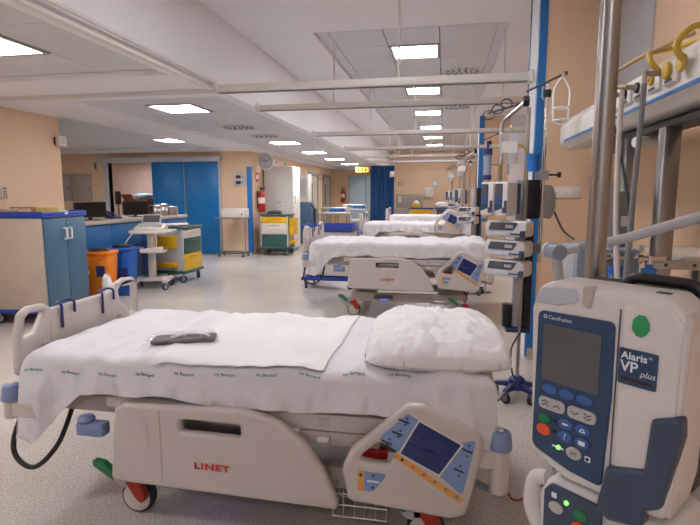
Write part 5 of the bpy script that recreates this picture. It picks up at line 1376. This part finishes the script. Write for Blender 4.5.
# split line between keypad half and door half, with the notch on top
MB().box(0.0955, 0.0968, -0.0012, 0.004, -0.012, 0.18).build('door_seam', 'dark_grey', fp, smooth=False)
MB().mesh(plate(rounded([(0.058, 0.179), (0.066, 0.173), (0.069, 0.186), (0.069, 0.1975), (0.058, 0.1975)], 0.003, 3), 0.012, 0.001), T3(0, 0.003, 0) @ STAND).build('top_notch', 'cream_dark', fp)
face([(0.0, 0.172), (0.012, 0.19), (0.05, 0.1935), (0.055, 0.18), (0.03, 0.172)], 0.006, 0.003, 0.001, 'pump_grey', 'alarm_lens', 0.0, fp)
door_ = face([(0.0985, -0.012), (0.0985, 0.182), (0.112, 0.191), (0.139, 0.191), (0.1515, 0.175), (0.1505, 0.0), (0.146, -0.012)], 0.006, 0.009, 0.0035, 'pump_white', 'door', 0.001, fp)
pan = face([(0.0093, 0.164), (0.0925, 0.166), (0.0935, 0.087), (0.0895, -0.008), (0.055, -0.006), (0.0088, 0.006)], [0.007, 0.007, 0.03, 0.006, 0.02, 0.012], 0.005, 0.0015, 'pump_navy', 'keypad_panel', -0.001, fp)
def key(x, z, w, h, mt, name, y=-0.0042, th=0.002, rot=0, parent=None):
    pts = [(w * math.cos(2 * PI * i / 24), h * math.sin(2 * PI * i / 24)) for i in range(24)]
    return MB().mesh(plate(pts, th, 0.0006), T3(x, y, z) @ Matrix.Rotation(R(-rot), 4, 'Y') @ STAND).build(name, mt, parent or pan)
face([(0.0173, 0.1505), (0.0812, 0.1505), (0.081, 0.088), (0.0178, 0.088)], 0.002, 0.0012, 0.0003, 'screen_grey', 'screen', -0.0037, pan)
for x in (0.0285, 0.0483, 0.0675):
    key(x, 0.0787, 0.0088, 0.0052, 'key_navy', 'soft_key')
def rrkey(x, z, w, h, mt, name):
    k = MB().mesh(plate(rounded([(-w, -h), (w, -h), (w, h), (-w, h)], h * 0.98, 6), 0.002, 0.0006), T3(x, -0.0042, z) @ STAND).build(name, mt, pan)
    return k
def stroke(pts, w, mt, name, parent, y=-0.0056):
    b = MB()
    for (x0, z0), (x1, z1) in zip(pts, pts[1:]):
        dx, dz_ = x1 - x0, z1 - z0
        l = math.hypot(dx, dz_); nx, nz = -dz_ / l * w, dx / l * w
        vs = [b.bm.verts.new(p) for p in ((x0 + nx, y, z0 + nz), (x1 + nx, y, z1 + nz), (x1 - nx, y, z1 - nz), (x0 - nx, y, z0 - nz))]
        b.bm.faces.new(vs)
    return b.build(name, mt, parent, smooth=False)
for x, sg in ((0.0315, 1), (0.0655, -1)):
    k = rrkey(x, 0.0618, 0.0155, 0.0068, 'key_silver', 'chevron_key')
    a = x - 0.007 * sg
    for dz_ in (-0.0015, 0.0022):
        stroke([(a - 0.004, 0.0618 + dz_ - 0.0014 * sg), (a, 0.0618 + dz_ + 0.0014 * sg), (a + 0.004, 0.0618 + dz_ - 0.0014 * sg)], 0.0006, 'print_dark', 'chevron', k)
    a = x + 0.007 * sg
    stroke([(a - 0.004, 0.0618 - 0.0014 * sg), (a, 0.0618 + 0.0014 * sg), (a + 0.004, 0.0618 - 0.0014 * sg)], 0.0006, 'print_dark', 'chevron', k)
g = key(0.0235, 0.0435, 0.0072, 0.0055, 'key_green', 'start_key')
stroke([(0.021, 0.0435), (0.0235, 0.0462), (0.026, 0.0435), (0.0235, 0.0408), (0.021, 0.0435)], 0.0004, 'dot_green', 'mark', g)
key(0.0235, 0.0305, 0.0082, 0.0066, 'key_red', 'stop_key')
for z in (0.0445, 0.0325): key(0.036, z, 0.002, 0.002, 'black', 'lamp')
for x, z in ((0.049, 0.0456), (0.068, 0.046), (0.049, 0.0318), (0.068, 0.0318)):
    k = key(x, z, 0.0078, 0.006, 'key_navy', 'function_key')
MB().box(0.0455, 0.051, -0.0057, -0.0055, 0.0446, 0.0468).box(0.051, 0.053, -0.0057, -0.0055, 0.0452, 0.0462).build('mark', 'print_white', pan, smooth=False)
stroke([(0.0652, 0.0442), (0.0708, 0.0442), (0.0692, 0.0475), (0.0668, 0.0475), (0.0652, 0.0442)], 0.0005, 'print_white', 'mark', pan)
text_on('?', 0.0105, 'print_white', T3(0.049, -0.0057, 0.0318) @ STAND, pan, 'mark')
MB().box(0.0645, 0.0715, -0.0057, -0.0055, 0.0295, 0.034).build('mark', 'print_white', pan, smooth=False)
key(0.0595, 0.0169, 0.0085, 0.0068, 'key_silver', 'mute_key')
stroke([(0.0555, 0.0145), (0.0635, 0.0195)], 0.0004, 'print_dark', 'mark', pan); stroke([(0.058, 0.0195), (0.0575, 0.0165)], 0.0004, 'print_dark', 'mark', pan); stroke([(0.0615, 0.0175), (0.062, 0.0145)], 0.0004, 'print_dark', 'mark', pan)
key(0.042, 0.0165, 0.0024, 0.0024, 'led_green', 'power_lamp')
MB().box(0.0345, 0.039, -0.0045, -0.0038, 0.0156, 0.0172).box(0.0445, 0.048, -0.0045, -0.0038, 0.0156, 0.0172).build('mark', 'print_white', pan, smooth=False)
face([(0.0715, 0.0135), (0.0775, 0.0135), (0.0775, 0.0195), (0.0715, 0.0195)], 0.001, 0.0012, 0.0003, 'print_white', 'battery_mark', -0.0037, pan)
key(0.0745, 0.0165, 0.0018, 0.0018, 'black', 'lamp')
MB().lathe([(0.0013, 0), (0.0021, 0), (0.0021, 0.0002), (0.0013, 0.0002)], T3(0.0185, -0.0037, 0.1588) @ RX, 14, caps=False).build('brand_ring', 'print_white', pan)
text_on('CareFusion', 0.0058, 'print_white', T3(0.0222, -0.0039, 0.1585) @ STAND, pan, 'lettering', align='LEFT')
dotg = [(0.0078 * math.cos(2 * PI * i / 28) * (1 + 0.05 * math.sin(i * 1.7)), 0.0105 * math.sin(2 * PI * i / 28) * (1 + 0.06 * math.cos(i * 2.3))) for i in range(28)]
MB().mesh(plate(dotg, 0.0008, 0.0002), T3(0.1168, -0.0045, 0.168) @ STAND).build('green_sticker', 'dot_green', door_)
lb = face([(0.0992, 0.1085), (0.1343, 0.1085), (0.1343, 0.144), (0.0992, 0.144)], 0.002, 0.001, 0.0003, 'pump_navy', 'name_label', -0.0045, door_)
text_on('Alaris', 0.0098, 'print_white', T3(0.1015, -0.0053, 0.137) @ STAND @ Matrix.Diagonal((1.05, 1, 1, 1)), lb, 'lettering', bold=0.0002, align='LEFT')
text_on('®', 0.004, 'print_white', T3(0.1265, -0.0053, 0.139) @ STAND, lb, 'lettering', align='LEFT')
text_on('VP', 0.0145, 'print_white', T3(0.1012, -0.0053, 0.1262) @ STAND, lb, 'lettering', bold=0.0003, align='LEFT')
text_on('plus', 0.0085, 'print_white', T3(0.1195, -0.0053, 0.1222) @ STAND, lb, 'lettering', align='LEFT', shear=0.25)
MB().box(0.102, 0.131, -0.0053, -0.0051, 0.1125, 0.1155).build('red_line', 'maroon', lb, smooth=False)
face([(0.134, 0.083), (0.158, 0.093), (0.1595, 0.072), (0.153, 0.035), (0.148, 0.0), (0.133, -0.0095), (0.134, -0.026), (0.0998, -0.036), (0.089, -0.025), (0.096, 0.0195), (0.131, 0.031)], [0.004, 0.005, 0.02, 0.02, 0.008, 0.004, 0.006, 0.008, 0.006, 0.004, 0.006], 0.02, 0.004, 'pump_slate', 'door_lever', -0.001, fp)
MB().mesh(plate(rounded([(0.146, -0.012), (0.153, -0.012), (0.157, 0.18), (0.15, 0.186)], 0.003, 3), 0.02, 0.002), T3(0, 0.012, 0) @ STAND).build('door_edge', 'cream', fp)
MB().tube(rounded_path([(0.062, 0.085, 0.188), (0.068, 0.085, 0.2), (0.132, 0.08, 0.2), (0.14, 0.08, 0.186)], 0.012), 0.006, 10).build('carry_handle', 'black', fp)
MB().box(0.118, 0.13, 0.02, 0.028, 0.1965, 0.198).build('top_port', 'dark_grey', fp, smooth=False)
MB().box(-0.02, 0.04, 0.135, 0.16, 0.06, 0.12).build('pole_clamp', 'dark_grey', fp, bevel=0.006)
# the smaller pump below
lp = thing('infusion_pump', 'lower white pump with slate keypad docked under the large infusion pump', 'infusion pump', (0.10, 0.59, 0.86), PR)
face([(0.018, -0.02), (0.012, 0.19), (0.02, 0.213), (0.034, 0.2225), (0.098, 0.222), (0.148, 0.215), (0.15, -0.02)], [0.01, 0.02, 0.012, 0.008, 0.01, 0.01, 0.01], 0.1, 0.009, 'pump_white', 'body', 0.06, lp)
lpan = face([(0.024, 0.05), (0.022, 0.205), (0.03, 0.215), (0.088, 0.215), (0.09, 0.05)], [0.005, 0.008, 0.006, 0.006, 0.005], 0.005, 0.0015, 'pump_slate', 'keypad_panel', 0.008, lp)
def key2(x, z, w, h, mt, name):
    return key(x, z, w, h, mt, name, y=0.0048, parent=lpan)
key2(0.038, 0.19, 0.0085, 0.0068, 'key_silver', 'mute_key')
key2(0.066, 0.195, 0.0078, 0.0062, 'key_green', 'start_key')
key2(0.066, 0.18, 0.0085, 0.0068, 'key_red', 'stop_key')
key2(0.05, 0.2015, 0.0024, 0.0024, 'led_green', 'power_lamp')
face([(0.032, 0.2005), (0.038, 0.2005), (0.038, 0.2065), (0.032, 0.2065)], 0.001, 0.0012, 0.0003, 'print_white', 'battery_mark', 0.0053, lpan)
face([(0.03, 0.1), (0.08, 0.1), (0.08, 0.16), (0.03, 0.16)], 0.002, 0.0012, 0.0003, 'screen_grey', 'screen', 0.0053, lpan)
for x in (0.035, 0.055, 0.075): key2(x, 0.08, 0.008, 0.005, 'key_navy', 'soft_key')
MB().tube(rounded_path([(0.012, 0.03, 0.205), (-0.006, 0.03, 0.2), (-0.01, 0.03, 0.16), (0.008, 0.03, 0.13)], 0.012), 0.009, 12).build('side_knob', 'pump_white', lp)
MB().mesh(plate(rounded([(0.1, 0.0), (0.146, 0.0), (0.146, 0.2), (0.1, 0.2)], 0.01, 4), 0.02, 0.004), T3(0, 0.005, 0) @ STAND).build('rear_door', 'black', lp)
MB().box(-0.02, 0.04, 0.11, 0.16, 0.06, 0.12).build('pole_clamp', 'dark_grey', lp, bevel=0.006)
